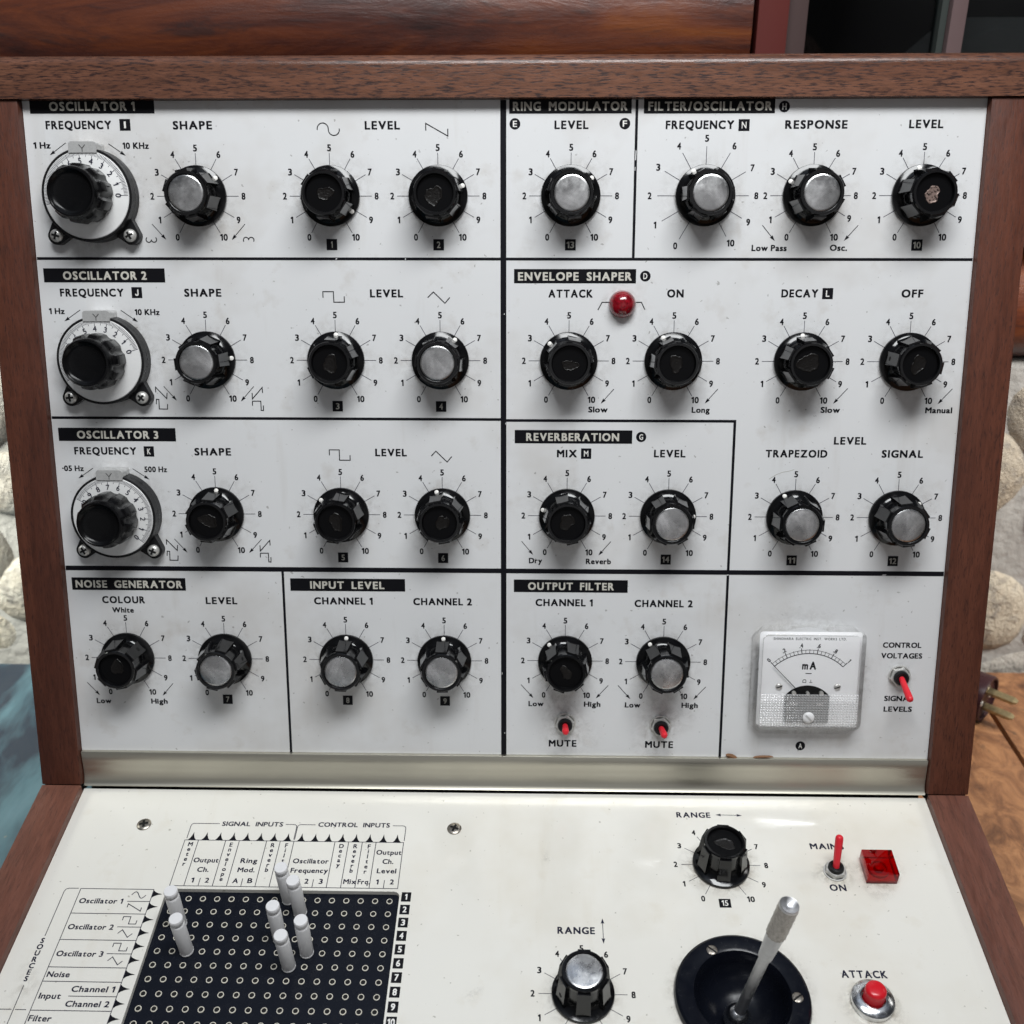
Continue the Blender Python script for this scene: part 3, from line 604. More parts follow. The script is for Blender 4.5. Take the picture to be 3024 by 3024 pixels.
# ---- panel meter
def panel_meter():
    cx, cy = 142.1, 59.4; T = UP(cx, cy)
    oc = lambda w, h, c: [(w-c, -h-.7), (w, -h+c-.7), (w, h-c-.7), (w-c, h-.7), (-w+c, h-.7), (-w, h-c-.7), (-w, -h+c-.7), (-w+c, -h-.7)]
    o = B().prism(oc(25.6, 26.6, 5.2), .1, 2.6).build('panel_meter', 'acrylic', SY, T, smooth=30, bevel=.5)
    tag(o, 'square milliampere meter in a clear plastic case')
    b = B(); rr = lambda i, r: rrect(-24.2+i, 24.8-i, -22.9+i, 25.4-i, r)
    L = [(rr(-.3, 3.6), 2.6), (rr(.1, 3.6), 8.4), (rr(.5, 3.4), 9.4), (rr(1.3, 2.8), 9.9), (rr(2.0, 2.4), 9.6), (rr(2.0, 2.4), 3)]
    n = len(L[0][0]); vs = [(x, y, z) for q, z in L for x, y in q]
    b.add(vs, [(g*n+i, g*n+(i+1) % n, (g+1)*n+(i+1) % n, (g+1)*n+i) for g in range(5) for i in range(n)])
    b.build('case_wall', 'acrylic', o, T, smooth=40)
    B().sheet(rrect(-22.2, 22.8, -4.8, 23.4, 2.0), 9.3).build('front_window', 'acrylic_front', o, T, smooth=0)
    b = B(); nx, ny = 34, 13; w = 45.0/nx; h = 16.2/ny           # rows of small pyramids
    for i in range(nx):
        for j in range(ny):
            x, y = -22.2+i*w, -21.0+j*h
            b.add([(x, y, 9.1), (x+w, y, 9.1), (x+w, y+h, 9.1), (x, y+h, 9.1), (x+w/2, y+h/2, 9.7)], [(0, 1, 4), (1, 2, 4), (2, 3, 4), (3, 0, 4)])
    b.build('prism_window', 'prism', o, T, smooth=0)
    b = B().sheet(rrect(-23.0, 23.6, -21.6, 24.2, 1.5), 5.5)     # face plate, scale, lettering
    zf = 5.56; px, py = 0, -8.8; r1, r2 = 22.5, 24.2; A0, A1 = 134, 46
    for r, w in ((r1, .36), (r2, .18)): b.stroke([(px+r*math.cos(R(a)), py+r*math.sin(R(a))) for a in [A0+(A1-A0)*i/30 for i in range(31)]], w, zf, 1)
    for i in range(21):
        a = R(A0+(A1-A0)*i/20); e = 1.0 if i % 4 == 0 else (.4 if i % 2 == 0 else 0)
        b.stroke([(px+r1*math.cos(a), py+r1*math.sin(a)), (px+(r2+e)*math.cos(a), py+(r2+e)*math.sin(a))], .34 if i % 4 == 0 else .2, zf, 1)
    for i, t in enumerate(('0', '.2', '.4', '.6', '.8', '1')):
        a = A0+(A1-A0)*i/5; q = B().text(t, -1, 1, -.8, 1.9, zf, 1, .03, fit=False, gap=.1); ca, sa = math.cos(R(a-90)), math.sin(R(a-90)); rr_ = r2+2.2
        b.add([(px+rr_*math.cos(R(a))+p[0]*ca*.85-p[1]*sa, py+rr_*math.sin(R(a))+p[0]*sa*.85+p[1]*ca, p[2]) for p in q.v], q.f, 1)
    b.text('m', -2.9, -.5, 6.1, 3.5, zf, 1, .04); b.text('A', .6, 3.2, 6.1, 3.5, zf, 1, .04); b.stroke([(-1.3, 4.0), (1.5, 4.0)], .38, zf, 1)
    b.stroke([(-2.3, -.4), (-2.3, .6), (-2.0, .95), (-1.2, .95), (-.9, .6), (-.9, -.4)], .26, zf, 1, True); b.stroke([(.6, -.45), (2.1, -.45)], .22, zf, 1); b.stroke([(1.35, -.45), (1.35, .95)], .2, zf, 1)
    b.text('SHINOHARA  ELECTRIC  INST.  WORKS  LTD.', -16.8, 16.4, 20.2, 1.15, zf, 1, .012, gap=.2)
    b.build('meter_face', ['face', 'ink', 'letter_dim'], o, T, smooth=0)
    b = B().sheet([(-10.4, -20.4), (10.4, -20.4), (10.4, -6.6)]+arc(0, -14.7, 12.9, 39, 141, 20)+[(-10.4, -6.6)], 5.7); b.build('movement_opening', 'hole', o, T, smooth=0)
    b = B().box(-9.4, 9.4, -19.8, -7, 5.8, 6.8).box(-3, 3, -14, -6, 6.8, 7.3).lathe([(4.4, 6.85), (4.2, 7.4), (0, 7.5)], 24, 0, (0, -10))
    for sx in (-6.3, 6.3): b.lathe([(1.0, 5.8), (1.0, 7.0), (0, 7.3)], 14, 1, (sx, -5.3))
    b.lathe([(.75, 5.8), (.75, 7.3), (0, 7.6)], 14, 1, (0, -5.2)); b.box(-7.6, -4.4, -11, -10, 6.8, 7.2, 1); b.box(4.2, 7.2, -11, -10, 6.8, 7.2, 1)
    b.build('movement', ['darksteel', 'steel'], o, T)
    a = R(A0); d = Vector((math.cos(a), math.sin(a))); nn = Vector((-d.y, d.x))*.2; p0 = Vector((px, py)); p1 = p0+d*23.6
    b = B().prism([tuple(p0-nn), tuple(p1-nn*.6), tuple(p1+nn*.6), tuple(p0+nn)], 6.6, 6.9); b.build('needle', 'ink', o, T)
    for sx in (-13.2, 13.6): screw_head(1.6, 1.0, 20, True).build('screw', ['steel', 'hole'], o, T @ Matrix.Translation((sx/1000, -.0024, .00555)))
    screw_head(2.7, 1.4, -45, True).build('zero_screw', ['pin', 'tab'], o, T @ Matrix.Translation((.0002, -.0160, .0095)))
panel_meter()

# ---- metal strip between the panels
b = B(); prof = [(19.0, .1), (19.0, 2.0), (18.7, 2.2), (14, 1.5), (9, .9), (6, .75), (4.2, .9), (2.8, 1.3), (1.9, 1.9), (1.5, 2.2), (1.2, 2.0), (1.6, 1.4), (4, .4), (6, -.4)]
n = len(prof); vs = [(x, v, q) for x in (-201.9, 201.9) for v, q in prof]
b.add(vs, [(i, n+i, n+i+1, i+1) for i in range(n-1)][::1]); b.build('trim_strip', 'strip', SY, MU, smooth=50)

pl = on(LPn, ML)
# lettering
LT = [('RANGE', 83.0, 98.6, -14.6, 2.9, .012), ('MAINS', 141.9, 156.8, -31.5, 2.95, .012), ('ON', 145.9, 152.8, -53.4, 3.1, .012), ('ATTACK', 141.3, 159.6, -94.2, 3.07, .014), ('RANGE', 26.3, 41.8, -76.2, 3.06, .016)]
for t, x0, x1, y, c, w in LT: pl(B().text(t, x0, x1, y, c, Z1, 0, w+.02, gap=.19), 'control_caption', 'ink_thin')
LT = [('SIGNAL  INPUTS', -129.7, -101.3, -22.7), ('CONTROL  INPUTS', -84.6, -51.3, -22.5), ('Output', -137.7, -126.5, -43.0), ('Ch.', -134.7, -129.6, -48.0), ('Ring', -116.3, -108.9, -43.0), ('Mod.', -116.5, -108.9, -47.9), ('Oscillator', -92.6, -76.6, -42.8), ('Frequency', -92.7, -76.1, -47.8), ('Mix', -68.2, -62.7, -53.3), ('Frq.', -61.8, -56.5, -53.3), ('Output', -55.5, -44.2, -37.6), ('Ch.', -52.1, -47.3, -42.5), ('Level', -54.0, -45.5, -47.5),
 ('1', -135.9, -134.9, -53.6), ('2', -129.7, -128.1, -53.6), ('A', -117.4, -115.1, -53.6), ('B', -110.8, -108.8, -53.5), ('1', -91.6, -90.6, -53.4), ('2', -85.4, -83.8, -53.4), ('3', -79.0, -77.5, -53.4), ('1', -53.6, -52.7, -53.3), ('2', -47.5, -45.9, -53.2),
 ('Oscillator 1', -182.0, -163.0, -64.8), ('Oscillator 2', -182.2, -162.8, -77.5), ('Oscillator 3', -182.4, -163.0, -90.0), ('Noise', -182.7, -173.5, -99.3), ('Input', -182.4, -173.7, -108.6), ('Channel 1', -170.3, -152.9, -105.5), ('Channel 2', -170.5, -153.0, -111.8), ('Filter', -182.9, -173.9, -118.0), ('Reverb', -182.9, -171.5, -133.0)]
for t, x0, x1, y in LT: pl(B().text(t, x0, x1, y, 2.38, Z1, 0, .028), 'matrix_caption', 'ink_thin')
VERT = [('Meter', -141.6, 2.65), ('Envelope', -122.8, 2.62), ('Reverb', -103.6, 2.65), ('Filter', -97.3, 2.75), ('Decay', -72.0, 2.55), ('Reverb', -65.6, 2.62), ('Filter', -59.3, 2.7)]
for t, x, st in VERT:
    b = B()
    for i, ch in enumerate(t): b.text(ch, x-1, x+1, -34.3-i*st, 2.12, Z1, 0, .03, fit=False)
    pl(b, 'matrix_caption', 'ink_thin')
b = B()
for i, ch in enumerate('SOURCES'): b.text(ch, -191.7, -189.6, -84.1-i*2.87, 2.2, Z1, 0, .036, fit=False)
pl(b, 'matrix_caption', 'ink_thin')
# ruled boxes
b = B(); w = .31; xl = BX-BP/2; xr = BX+BP*15.5; yt, yb = -30.9, -55.4
b.stroke([(xl, yt), (xr, yt), (xr, yb), (xl, yb)], w, Z1, 0, True)
for k in (1, 3, 4, 6, 7, 8, 11, 12, 13, 14): b.stroke([(xl+BP*k, yt), (xl+BP*k, yb)], w, Z1+.01)
for k in (2, 5, 9, 10, 15): b.stroke([(xl+BP*k, -51.2), (xl+BP*k, yb)], w, Z1+.01)
for x0, x1, a, c in ((-144.2, -94.6, -131.0, -100.0), (-94.2, -43.6, -86.0, -49.8)):
    b.stroke([(x0, -30)]+[(x0+1.4-1.4*math.cos(t*.3927), -22.9+1.4*math.sin(t*.3927)) for t in range(5)]+[(a, -21.5)], w, Z1)
    b.stroke([(x1, -30)]+[(x1-1.4+1.4*math.cos(t*.3927), -22.9+1.4*math.sin(t*.3927)) for t in range(5)]+[(c, -21.5)], w, Z1)
pl(b, 'ruled_box', 'ink_thin')
b = B(); xl, xr = -183.6, -151.1; rows = [-57.5, -69.8, -82.4, -94.9, -101.2, -113.5, -132.5, -158]
b.stroke([(xl, rows[0]), (xr, rows[0])], w, Z1)
for y in rows[1:]: b.stroke([(xl, y), (xr, y)], w, Z1+.01)
b.stroke([(xl, rows[0]), (xl, -158)], w, Z1+.02); b.stroke([(xr, rows[0]), (xr, -158)], w, Z1+.02)
for x0, y in ((-161, -63.6), (-161.2, -76.1), (-161.5, -88.6), (-170.6, -107.4)): b.stroke([(x0, y), (xr, y)], w, Z1+.01)
b.stroke([(-184.6, -57.4), (-188.9, -57.4), (-190.0, -57.9), (-190.5, -59.1), (-190.5, -80.9)], w, Z1); b.stroke([(-190.5, -103), (-190.5, -160)], w, Z1)
b.stroke([(-202, -113.3), (-191.2, -113.3)], w, Z1); b.stroke([(-189.8, -113.35), (-185.4, -113.35)], w, Z1)
pl(b, 'ruled_box', 'ink_thin')
for y0, kind in ((-60.4, 's'), (-66.6, 'n'), (-72.9, 'q'), (-79.2, 't'), (-85.5, 'q'), (-91.8, 't')):
    x = -160.1; Lw = 6.3; h = 1.75
    pts = {'s': [(x+Lw*i/24, y0+1.6*math.sin(2*math.pi*i/24)) for i in range(25)], 'n': [(x, y0), (x, y0+h), (x+Lw, y0-h), (x+Lw, y0)], 'q': [(x, y0), (x, y0+h), (x+Lw/2, y0+h), (x+Lw/2, y0-h), (x+Lw, y0-h), (x+Lw, y0)], 't': [(x, y0), (x+Lw*.25, y0+h), (x+Lw*.75, y0-h), (x+Lw, y0)]}[kind]
    pl(B().stroke(pts, .36, Z1), 'waveform_symbol', 'ink_thin')
for k in range(16):
    x = BX+BP*k; pl(B().sheet([(x-1.85, -30.75), (x-1.05, -29.8), (x-.4, -28.3), (x, -26.4), (x+.4, -28.3), (x+1.05, -29.8), (x+1.85, -30.75)][::-1], Z1+.03), 'printed_pointer', 'ink')
for k in range(14):
    y = BY-BP*k+.6; pl(B().sheet([(-150.95, y+1.85), (-150, y+1.05), (-148.5, y+.4), (-146.7, y), (-148.5, y-.4), (-150, y-1.05), (-150.95, y-1.85)][::-1], Z1+.03), 'printed_pointer', 'ink')
for k in range(14):
    y = -59.5-6.29*k; t = str(k+1); x = -39.6; wv = 1.35 if k > 8 else (.4 if k == 0 else .75)
    pl(B().sheet([(x-2.1, y-2.35), (x+2.1, y-2.35), (x+2.1, y+2.35), (x-2.1, y+2.35)], Z1).text(t, x-wv, x+wv, y-1.35, 2.7, Z2, 1, .032), 'number_tag', ['ink', 'letter_white'])
b = B().arrow(107.4, -13, 101.2, -12.9, .26, Z1).arrow(107.4, -13, 113.6, -13.1, .26, Z1); pl(b, 'printed_arrow', 'ink_thin')
b = B().arrow(45.4, -74.6, 45.4, -68.7, .26, Z1).arrow(45.4, -74.6, 45.4, -80.7, .26, Z1); pl(b, 'printed_arrow', 'ink_thin')
b = B().sheet([(96.3, -62.6), (101.4, -62.6), (101.4, -58.3), (96.3, -58.3)], Z1).text('15', 97.5, 100.2, -61.7, 2.6, Z2, 1, .012); pl(b, 'number_tag', ['ink', 'letter_white'])
# the two range knobs
scale_ring(99.8, -40.8, 20.2, 17.6, LPn, ML, (5, 6), missing=(5, 6)); knob(LO(99.8, -40.8), 0, 4, 17)
scale_ring(36.0, -103.1, 20.2, 17.8, LPn, ML, (), missing=(5, )); knob(LO(36.0, -103.1), 1, 62, 5)
for x, y in ((-21.0, -22.8), (-166.4, -22.6)): screw_head(3.3, .9, x).build('panel_screw', ['screwhead', 'hole'], SY, LO(x, y, .05))

# ---- patch board
BR = B().sheet([(-147, -168.5), (-41, -168.5), (-41, -55), (-147, -55)], -2.2).build('patch_board', 'board', SY, ML, smooth=0)
PINS = [(2, 3), (3, 5), (9, 1), (10, 2), (9, 4), (10, 6), (11, 5)]
ringm = None; rest = B(); made = 0
def socket_geo(b, x, y, z):
    b.lathe([(1.34, z+.02), (1.28, z+.3), (1.02, z+.34), (.97, z+.16)], 20, 0, (x, y)); b.disc(x, y, 1.02, z+.2, 1, 20)
for r in range(16, 0, -1):
    for c in range(1, 17):
        x, y = BX+BP*(c-1), BY-BP*(r-1)
        if (c, r) in PINS: continue
        if 5 <= r <= 11 and made < 100:
            g = B(); socket_geo(g, 0, 0, 0)
            o = g.build('socket', ['socket', 'hole'], BR, LO(x, y, -2.2), smooth=40, share=ringm); ringm = ringm or o.data; o['group'] = 'patch board sockets'; made += 1
        else: socket_geo(rest, x, y, -2.2)
tag(rest.build('socket_field', ['socket', 'hole'], BR, ML, smooth=40), kind='stuff')

# ---- pilot light
def pilot():
    T = LO(169.0, -43.0); b = B().box(-6.75, 6.75, -6.6, 6.6, .1, 6.6)
    o = b.build('pilot_light', 'redglass', SY, T, smooth=20, bevel=.35); tag(o, 'square red translucent lamp')
    B().box(-6.2, 6.2, -6.1, 6.1, .12, .9).build('reflector', 'jewel_base', o, T)
    B().lathe([(4.6, 1.0), (4.4, 2.2), (3.6, 2.4), (3.4, 1.3), (2.2, 1.4), (2.0, 3.6), (1.1, 4.2), (0, 4.2)], 32).build('bulb', 'jewel_core', o, T)
pilot()

# ---- joystick
def joystick():
    T = LO(99.3, -104.0)
    b = B().lathe([(27.0, .1), (27.1, 1.2), (26.6, 2.6), (25.6, 3.3), (20.4, 3.3), (19.3, 2.9), (18.9, 1.9), (18.3, .6), (17.6, -2), (16.2, -6.5), (13, -10.5), (8, -12.8), (0, -13.2)], 80)
    o = b.build('joystick', bakelite('blue black bezel', (.005, .006, .010), .2), SY, T, smooth=35); tag(o, 'metal joystick in a round black bezel')
    for k in range(3):
        a = R(117+120*k); screw_head(2.2, .45, (-40, 10, 35)[k], True).build('screw', ['screwhead', 'hole'], o, T @ Matrix.Translation((.0214*math.cos(a), .0214*math.sin(a), .0033)))
    base = Vector((97.9-99.3, -106.6+104, -8.0)); tip = Vector((108.3-99.3, -107.0+104, 66.0)); d = (tip-base); L = d.length
    q = T @ Matrix.Translation(base/1000) @ d.to_track_quat('Z', 'Y').to_matrix().to_4x4()
    B().lathe([(5.2, -2.4), (5.4, 0), (5.0, 2.0), (3.6, 3.9), (2.4, 4.6)], 32).build('ball', 'chrome', o, q)
    B().lathe([(2.15, 4.0), (2.15, L*.555), (2.75, L*.56), (2.85, L*.58), (3.5, L*.755), (3.62, L*.76)], 32).build('stick', 'alu', o, q)
    # knurled grip: crossing helical ridges modelled in the surface
    b = B(); m = 72; k = 44; z0, z1 = L*.76, L*.985; vs = []; fs = []
    for j in range(k+1):
        for i in range(m):
            u = i/m*15; t = j/k*4.2
            r = 3.6+.42*abs(((u+t) % 1)-.5)+.2*abs(((u-t) % 1)-.5)
            a = 2*math.pi*i/m; vs.append((r*math.cos(a), r*math.sin(a), z0+(z1-z0)*j/k))
    fs = [(j*m+i, j*m+(i+1) % m, (j+1)*m+(i+1) % m, (j+1)*m+i) for j in range(k) for i in range(m)]
    b.add(vs, fs); b.lathe([(3.75, z1-.02), (3.7, L*.995), (3.5, L), (3.3, L-.1), (2.2, L-1.5), (0, L-2.1)], 48, 1); b.lathe([(3.3, z0-.3), (3.68, z0)], 48)
    b.build('grip', ['knurl', 'alu'], o, q, smooth=50)
joystick()

# ---- push button
T = LO(150.6, -104.6)
b = B(); m = 120; vs = []
for z, f in ((.1, 0), (.4, .16), (2.2, .16), (2.6, .0)):
    vs += [((8.35+(f if i % 2 else 0))*math.cos(2*math.pi*i/m), (8.35+(f if i % 2 else 0))*math.sin(2*math.pi*i/m), z) for i in range(m)]
b.add(vs, [(g*m+i, g*m+(i+1) % m, (g+1)*m+(i+1) % m, (g+1)*m+i) for g in range(3) for i in range(m)])
b.lathe([(8.35, 2.6), (7.9, 3.0), (5.4, 3.9), (4.7, 3.9), (4.45, 3.4), (4.4, 1)], 60)
PB = b.build('push_button', 'chrome', SY, T, smooth=40); tag(PB, 'red push button in a chrome ring')
B().lathe([(4.15, 1), (4.15, 8.3), (4.0, 9.0), (3.4, 9.6), (2.2, 9.9), (0, 10)], 40).build('button_cap', 'redbutton', PB, T)

# ================================================================ PATCH PINS (pull out of the board: things of their own)
def pin_mesh():
    b = B().lathe([(0, -1.5), (1.2, -1.5), (1.2, .2), (2.85, .2), (2.9, .9), (2.78, 1.1), (2.84, 1.4), (2.92, 18.6), (2.7, 19.3), (2.45, 19.5), (2.45, 20.0), (2.7, 20.3), (2.86, 20.7), (2.86, 22.4), (2.65, 22.8), (0, 22.9)], 36)
    for i in range(10): a = 2*math.pi*i/10; b.box(2.75*math.cos(a)-.2, 2.75*math.cos(a)+.2, 2.75*math.sin(a)-.2, 2.75*math.sin(a)+.2, .5, 1.0)
    return b
PL = {(2, 3): 'white patch pin nearest the top left corner of the board', (3, 5): 'white patch pin on the left of the board, in front of the corner pin',
 (9, 1): 'white patch pin in the topmost row of the board, covering the word Filter', (10, 2): 'white patch pin in the second row, just right of and below the topmost pin',
 (9, 4): 'white patch pin half hidden behind the lowest pin of the middle cluster', (10, 6): 'white patch pin of the middle cluster lowest on the board', (11, 5): 'white patch pin of the middle cluster farthest to the right'}
pm = None
for c, r in PINS:
    lean = Matrix.Rotation(R(rnd.uniform(-1.2, 1.2)), 4, 'X') @ Matrix.Rotation(R(rnd.uniform(-1.5, 1.0)), 4, 'Y')
    o = pin_mesh().build('patch_pin', 'pin', None, LO(BX+BP*(c-1), BY-BP*(r-1), -2.0) @ lean, smooth=35, share=pm); pm = pm or o.data
    tag(o, PL[(c, r)], 'patch pin', 'white patch pins in the board')

# dried leaf scraps caught on the strip
for i, (x, ln, w, ang, lab) in enumerate(((109.6, 6.0, 2.4, -20, 'small curled brown scrap of dry leaf caught above the metal strip, the left one'), (124.5, 9.5, 1.4, 2, 'thin flat brown scrap of dry leaf lying along the metal strip, the right one'))):
    b = B(); n = 8; vs = []
    for j in range(n+1):
        t = j/n-.5; hw = w/2*math.sqrt(max(.02, 1-(2*t)**2)); vs += [(ln*t, -hw, .5+1.2*t*t), (ln*t, 0, 1.3+1.2*t*t), (ln*t, hw, .5+1.2*t*t)]
    fs = [(3*j+k, 3*j+3+k, 3*j+4+k, 3*j+1+k) for j in range(n) for k in (0, 1)]
    fs += [(3*j, 3*j+2, 3*j+5, 3*j+3) for j in range(n)]
    m = mat('dry leaf', (.20, .095, .04), .6)
    tag(b.add(vs, fs).build('leaf_scrap', m, None, UP(x, 19.6, .3) @ RZ(ang), smooth=50), lab, 'leaf scrap')

# ================================================================ SETTING
# ---- table of loose boards, two of them painted blue
def blue():
    m = mat('worn blue paint', (.10, .19, .23), .32)
    v = coords(m, (1, .35, 1), (0, 0, R(-38))); a = noise(m, v, 14, 5, .6, .5); c = noise(m, coords(m), 30, 4, .6)
    x = ramp(m, a, [(.40, (.016, .024, .038)), (.52, (.058, .112, .138)), (.70, (.115, .195, .23))])
    x = mix(m, ramp(m, c, [(.66, G1(0)), (.72, G1(.8))]), x, (.30, .24, .14)); setc(m, x); return m
def bare():
    m = mat('stained table board', (.27, .13, .06), .42)
    v = coords(m, (1, .7, 1)); a = noise(m, v, 42, 8, .7, 1.2); c = noise(m, v, 75, 7, .7, .8)
    x = ramp(m, a, [(.32, (.075, .034, .02)), (.46, (.20, .09, .042)), (.6, (.34, .165, .075)), (.75, (.40, .225, .11))])
    x = mix(m, ramp(m, c, [(.6, G1(0)), (.7, G1(.75))]), x, (.06, .04, .03)); setc(m, x); bump(m, c, .3, .002); return m
M['blue'] = blue(); M['bare'] = bare()
TB = bpy.data.objects.new('table', None); COL.objects.link(TB); TB.location = (0, -.1, -.03); WM['table'] = Matrix.Translation((0, -.1, -.03))
tag(TB, 'old wooden table, boards painted blue on the left and bare brown on the right', 'table')
for x0, x1, mt in ((-620, -258.6, 'blue'), (-256, 38, 'blue'), (40, 331.0, 'bare'), (334.2, 640, 'bare')):
    o = B().box(x0, x1, -560, 256, -30, -.4).build('board', mt, TB, Matrix.Identity(4), bevel=1.0)
    if x1 < 100: o['label'] = 'blue painted board'
B().box(-620, 640, -550, 250, -60, -31).build('apron', 'bare', TB, Matrix.Identity(4))

# ---- plug lying on the table
def plug():
    Mx = Matrix.Translation((.3241, .1975, .0166)) @ Matrix.Rotation(R(-43), 4, 'Z') @ Matrix.Rotation(R(90), 4, 'Y')
    root = bpy.data.objects.new('power_plug', None); COL.objects.link(root); P0 = Matrix.Translation((.31, .1985, 0)); root.location = (.31, .1985, 0); WM[root.name] = P0
    tag(root, 'round brown mains plug with two brass prongs lying on the table behind the case', 'plug')
    m = bakelite('brown bakelite', (.035, .014, .016), .3)
    B().lathe([(0, -30), (6, -30), (8, -24), (14.5, -18), (16.2, -14), (16.4, -1), (16.0, 0), (14.6, .1), (14.2, -1.6), (0, -1.8)], 40).build('body', m, root, Mx, smooth=40)
    for dx in (-6.3, 6.3):
        b = B().prism([(dx-1, -3.5), (dx+1, -3.5), (dx+1, 3.5), (dx-1, 3.5)], -2, 15.5, 0); b.prism([(dx-1, -3.5), (dx+1, -3.5), (dx+1, 3.5), (dx-1, 3.5)], 15.5, 18, 0, [(dx-.5, -1.9), (dx+.5, -1.9), (dx+.5, 1.9), (dx-.5, 1.9)])
        b.build('prong', 'brass', root, Mx)
    for dx, dy in ((-10.5, -1), (0, 6), (.5, -7.5)): screw_head(1.9, .9, 30, True).build('screw', ['steel', 'hole'], root, Mx @ Matrix.Translation((dx/1000, dy/1000, -.0017)))
plug()

# ---- cobble wall behind the table
def stone_wall():
    y0 = 268
    wall = B().box(-900, 900, y0, y0+160, -300, 228).build('stone_wall', mat('mortar', (.36, .345, .32), .9), None, Matrix.Identity(4))
    bump(wall.data.materials[0], noise(wall.data.materials[0], coords(wall.data.materials[0]), 90, 5), .6, .004)
    tag(wall, 'wall of rounded pale cobbles set in mortar below the logs', 'wall')
    m = mat('cobble', (.4, .36, .3), .6)
    at = N(m, 'ShaderNodeAttribute', attribute_name='tone'); v = coords(m)
    x = mix(m, ramp(m, noise(m, v, 28, 5, .6, .6), [(.35, G1(0)), (.7, G1(.65))]), at.outputs['Color'], (.42, .35, .26))
    x = mix(m, ramp(m, noise(m, v, 120, 4), [(.48, G1(0)), (.7, G1(.8))]), x, (.17, .155, .14)); setc(m, x); bump(m, noise(m, v, 70, 6, .7), .8, .008)
    q = random.Random(11); pts = []
    for _ in range(6000):
        x, z = q.uniform(-640, 640), q.uniform(-40, 222); r = q.uniform(27, 48)
        if all((x-a)**2/1.5+(z-c)**2 > ((r+d)*.80)**2 for a, c, d in pts): pts.append((x, z, r))
    vs = []; fs = []; cols = []
    for x, z, r in pts:
        k = len(vs); tone = q.choice([(.40, .37, .32), (.33, .315, .29), (.45, .41, .34), (.38, .33, .26), (.27, .265, .26), (.42, .37, .29)]); g = q.uniform(.85, 1.1); tone = tuple(t*g for t in tone)
        ax, az, tl = r*q.uniform(1.05, 1.35), r*q.uniform(.85, 1.05), q.uniform(-.5, .5); dp = r*q.uniform(.28, .42); ns, nr = 22, 7; ph = [q.uniform(0, 6.3) for _ in range(3)]
        for j in range(nr+1):
            th = j/nr*math.pi*.5
            for i in range(ns):
                a = 2*math.pi*i/ns; w = 1+.07*math.sin(2*a+ph[0])+.05*math.sin(3*a+ph[1])
                px, pz = ax*w*math.cos(a)*math.cos(th)**.7, az*w*math.sin(a)*math.cos(th)**.7
                vs.append((x+px*math.cos(tl)-pz*math.sin(tl), y0+6-dp*math.sin(th)*(1+.08*math.sin(a+ph[2])), z+px*math.sin(tl)+pz*math.cos(tl))); cols.append(tone)
        fs += [(k+j*ns+i, k+j*ns+(i+1) % ns, k+(j+1)*ns+(i+1) % ns, k+(j+1)*ns+i) for j in range(nr) for i in range(ns)]
    b = B().add(vs, fs); o = b.build('cobbles', m, wall, Matrix.Identity(4), smooth=60)
    ca = o.data.color_attributes.new('tone', 'FLOAT_COLOR', 'POINT')
    for i, c in enumerate(cols): ca.data[i].color = (*c, 1)
stone_wall()

# ---- log wall
def logmat():
    m = mat('varnished log', (.12, .04, .02), .38, coat=.12)
    v = coords(m, (.2, 1, 1)); a = noise(m, v, 36, 7, .7, .7); c = noise(m, v, 95, 6, .65, .5)
    x = ramp(m, a, [(.28, (.018, .008, .008)), (.43, (.07, .019, .012)), (.56, (.14, .036, .014)), (.7, (.20, .055, .012)), (.82, (.09, .05, .045))])
    x = mix(m, ramp(m, c, [(.55, G1(0)), (.68, G1(.75))]), x, (.03, .017, .017)); setc(m, x); bump(m, c, .22, .004); return m
M['log'] = logmat()
LABL = {0: 'dark varnished log lying directly on the cobble wall', 1: 'varnished log hidden by the case, second above the cobbles', 2: 'reddish varnished log across the top of the picture left of the window', 3: 'highest varnished log of the wall left of the window'}
def log(i, zc, r, x0, x1, yc):
    n = 22; k = 40; q = random.Random(i); vs = []
    for j in range(k+1):
        x = x0+(x1-x0)*j/k
        for s in range(n):
            a = 2*math.pi*s/n; rr = r*(1+.02*math.sin(x*.013+i)+.02*math.sin(3*a+x*.006)+q.uniform(-.008, .008)); vs.append((x, yc+rr*math.cos(a), zc+rr*math.sin(a)))
    fs = [(j*n+s, (j+1)*n+s, (j+1)*n+(s+1) % n, j*n+(s+1) % n) for j in range(k) for s in range(n)]+[tuple(range(n))[::-1], tuple(range(k*n, k*n+n))]
    tag(B().add(vs, fs).build('log', 'log', None, Matrix.Identity(4), smooth=60), LABL[i], 'log', 'logs of the cabin wall')
log(0, 268, 40, -900, 900, 300); log(1, 345, 44, -900, 137, 302); log(2, 432, 50, -900, 137, 306); log(3, 530, 52, -900, 137, 306)

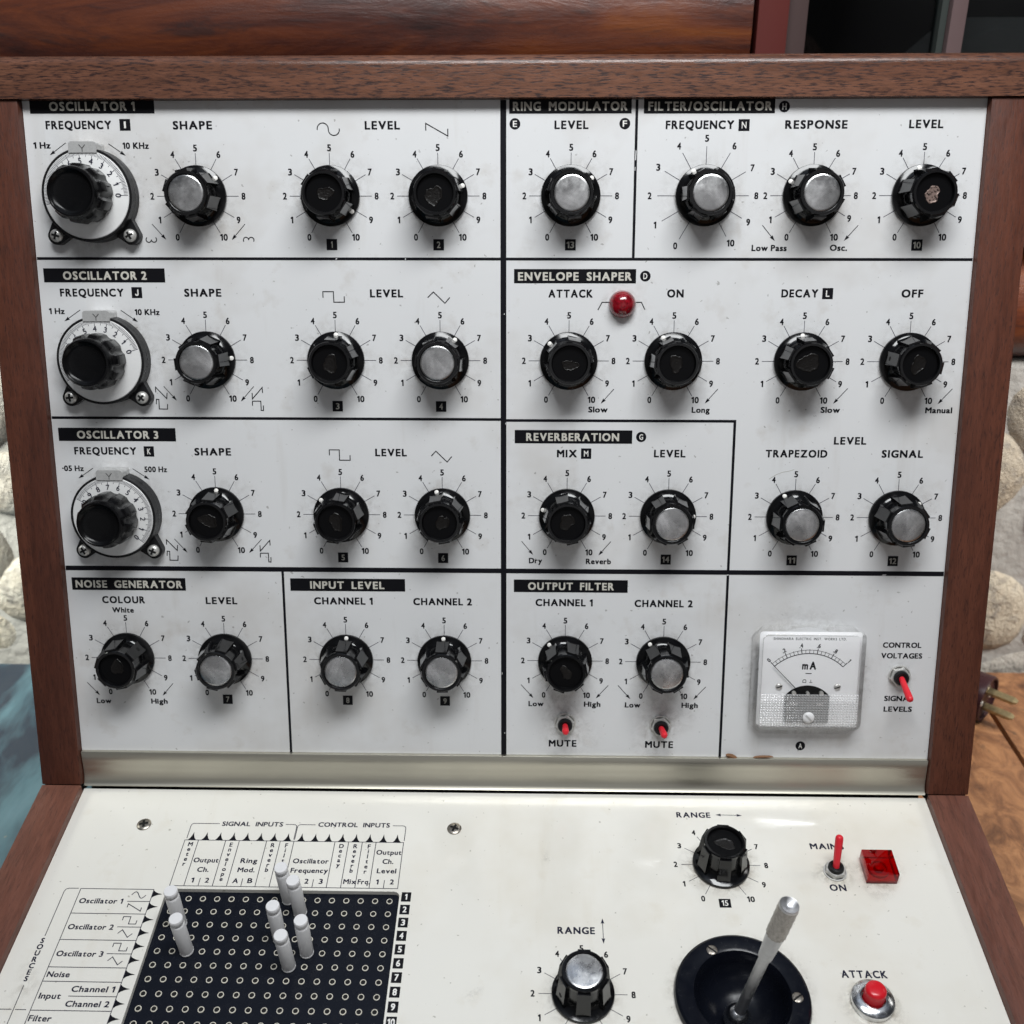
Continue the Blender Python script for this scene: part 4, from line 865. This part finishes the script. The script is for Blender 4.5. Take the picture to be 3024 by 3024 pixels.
# ---- window right of the logs
def window():
    root = bpy.data.objects.new('window', None); COL.objects.link(root); root.location = (.4, .3, .31); WM['window'] = Matrix.Translation((.4, .3, .31))
    tag(root, 'dark window with red casing and thin mullion at the top right', 'window'); I = Matrix.Identity(4)
    red = mat('red casing paint', (.135, .030, .026), .4); grey = mat('mauve grey frame paint', (.088, .058, .056), .45); pale = mat('faded mullion paint', (.17, .115, .115), .5)
    B().box(140.5, 158, 262, 300, 322, 900).build('casing', red, root, I, bevel=1)
    B().box(158.2, 171, 272, 300, 322, 900).build('frame', grey, root, I, bevel=1)
    B().box(140, 900, 258, 300, 308, 321).build('sill', grey, root, I, bevel=1)
    B().box(253.5, 262.5, 274, 296, 322, 900).build('mullion', pale, root, I, bevel=1)
    B().box(249.5, 253.3, 280, 292, 322, 900).build('mullion_bead', mat('grey green bead', (.045, .055, .05), .5), root, I)
    B().box(171, 900, 286, 288, 322, 900).build('pane', 'glass', root, I)
    dk = mat('blackened interior', (.002, .002, .0022), .95, spec=.1)  # room surfaces coloured nearly black to look unlit
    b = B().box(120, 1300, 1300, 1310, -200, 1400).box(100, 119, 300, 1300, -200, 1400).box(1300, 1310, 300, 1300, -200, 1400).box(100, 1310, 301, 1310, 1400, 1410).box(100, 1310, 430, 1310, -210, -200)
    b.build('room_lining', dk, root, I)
window()
# things dimly seen inside
b = B(); n = 24; vs = []
prof = [(0, 0), (70, 12), (110, 22), (150, 40), (195, 50), (260, 50), (300, 44), (335, 30), (360, 0)]
prof = [(x*.48, z*.95) for x, z in prof]
for y in (0, 22, 60, 82):
    s = .86 if y in (0, 82) else 1
    vs += [(86+(x-86)*s, y, z*s) for x, z in prof]
m = len(prof); b.add(vs, [(g*m+i, g*m+i+1, (g+1)*m+i+1, (g+1)*m+i) for g in range(3) for i in range(m-1)]+[tuple(range(m))[::-1], tuple(range(3*m, 4*m))])
tag(b.build('cushion', mat('grey cushion cloth', (.13, .125, .11), .9), None, Matrix.Translation((.212, .34, .388)), smooth=70), 'rounded grey cushion dimly seen behind the window glass', 'cushion')
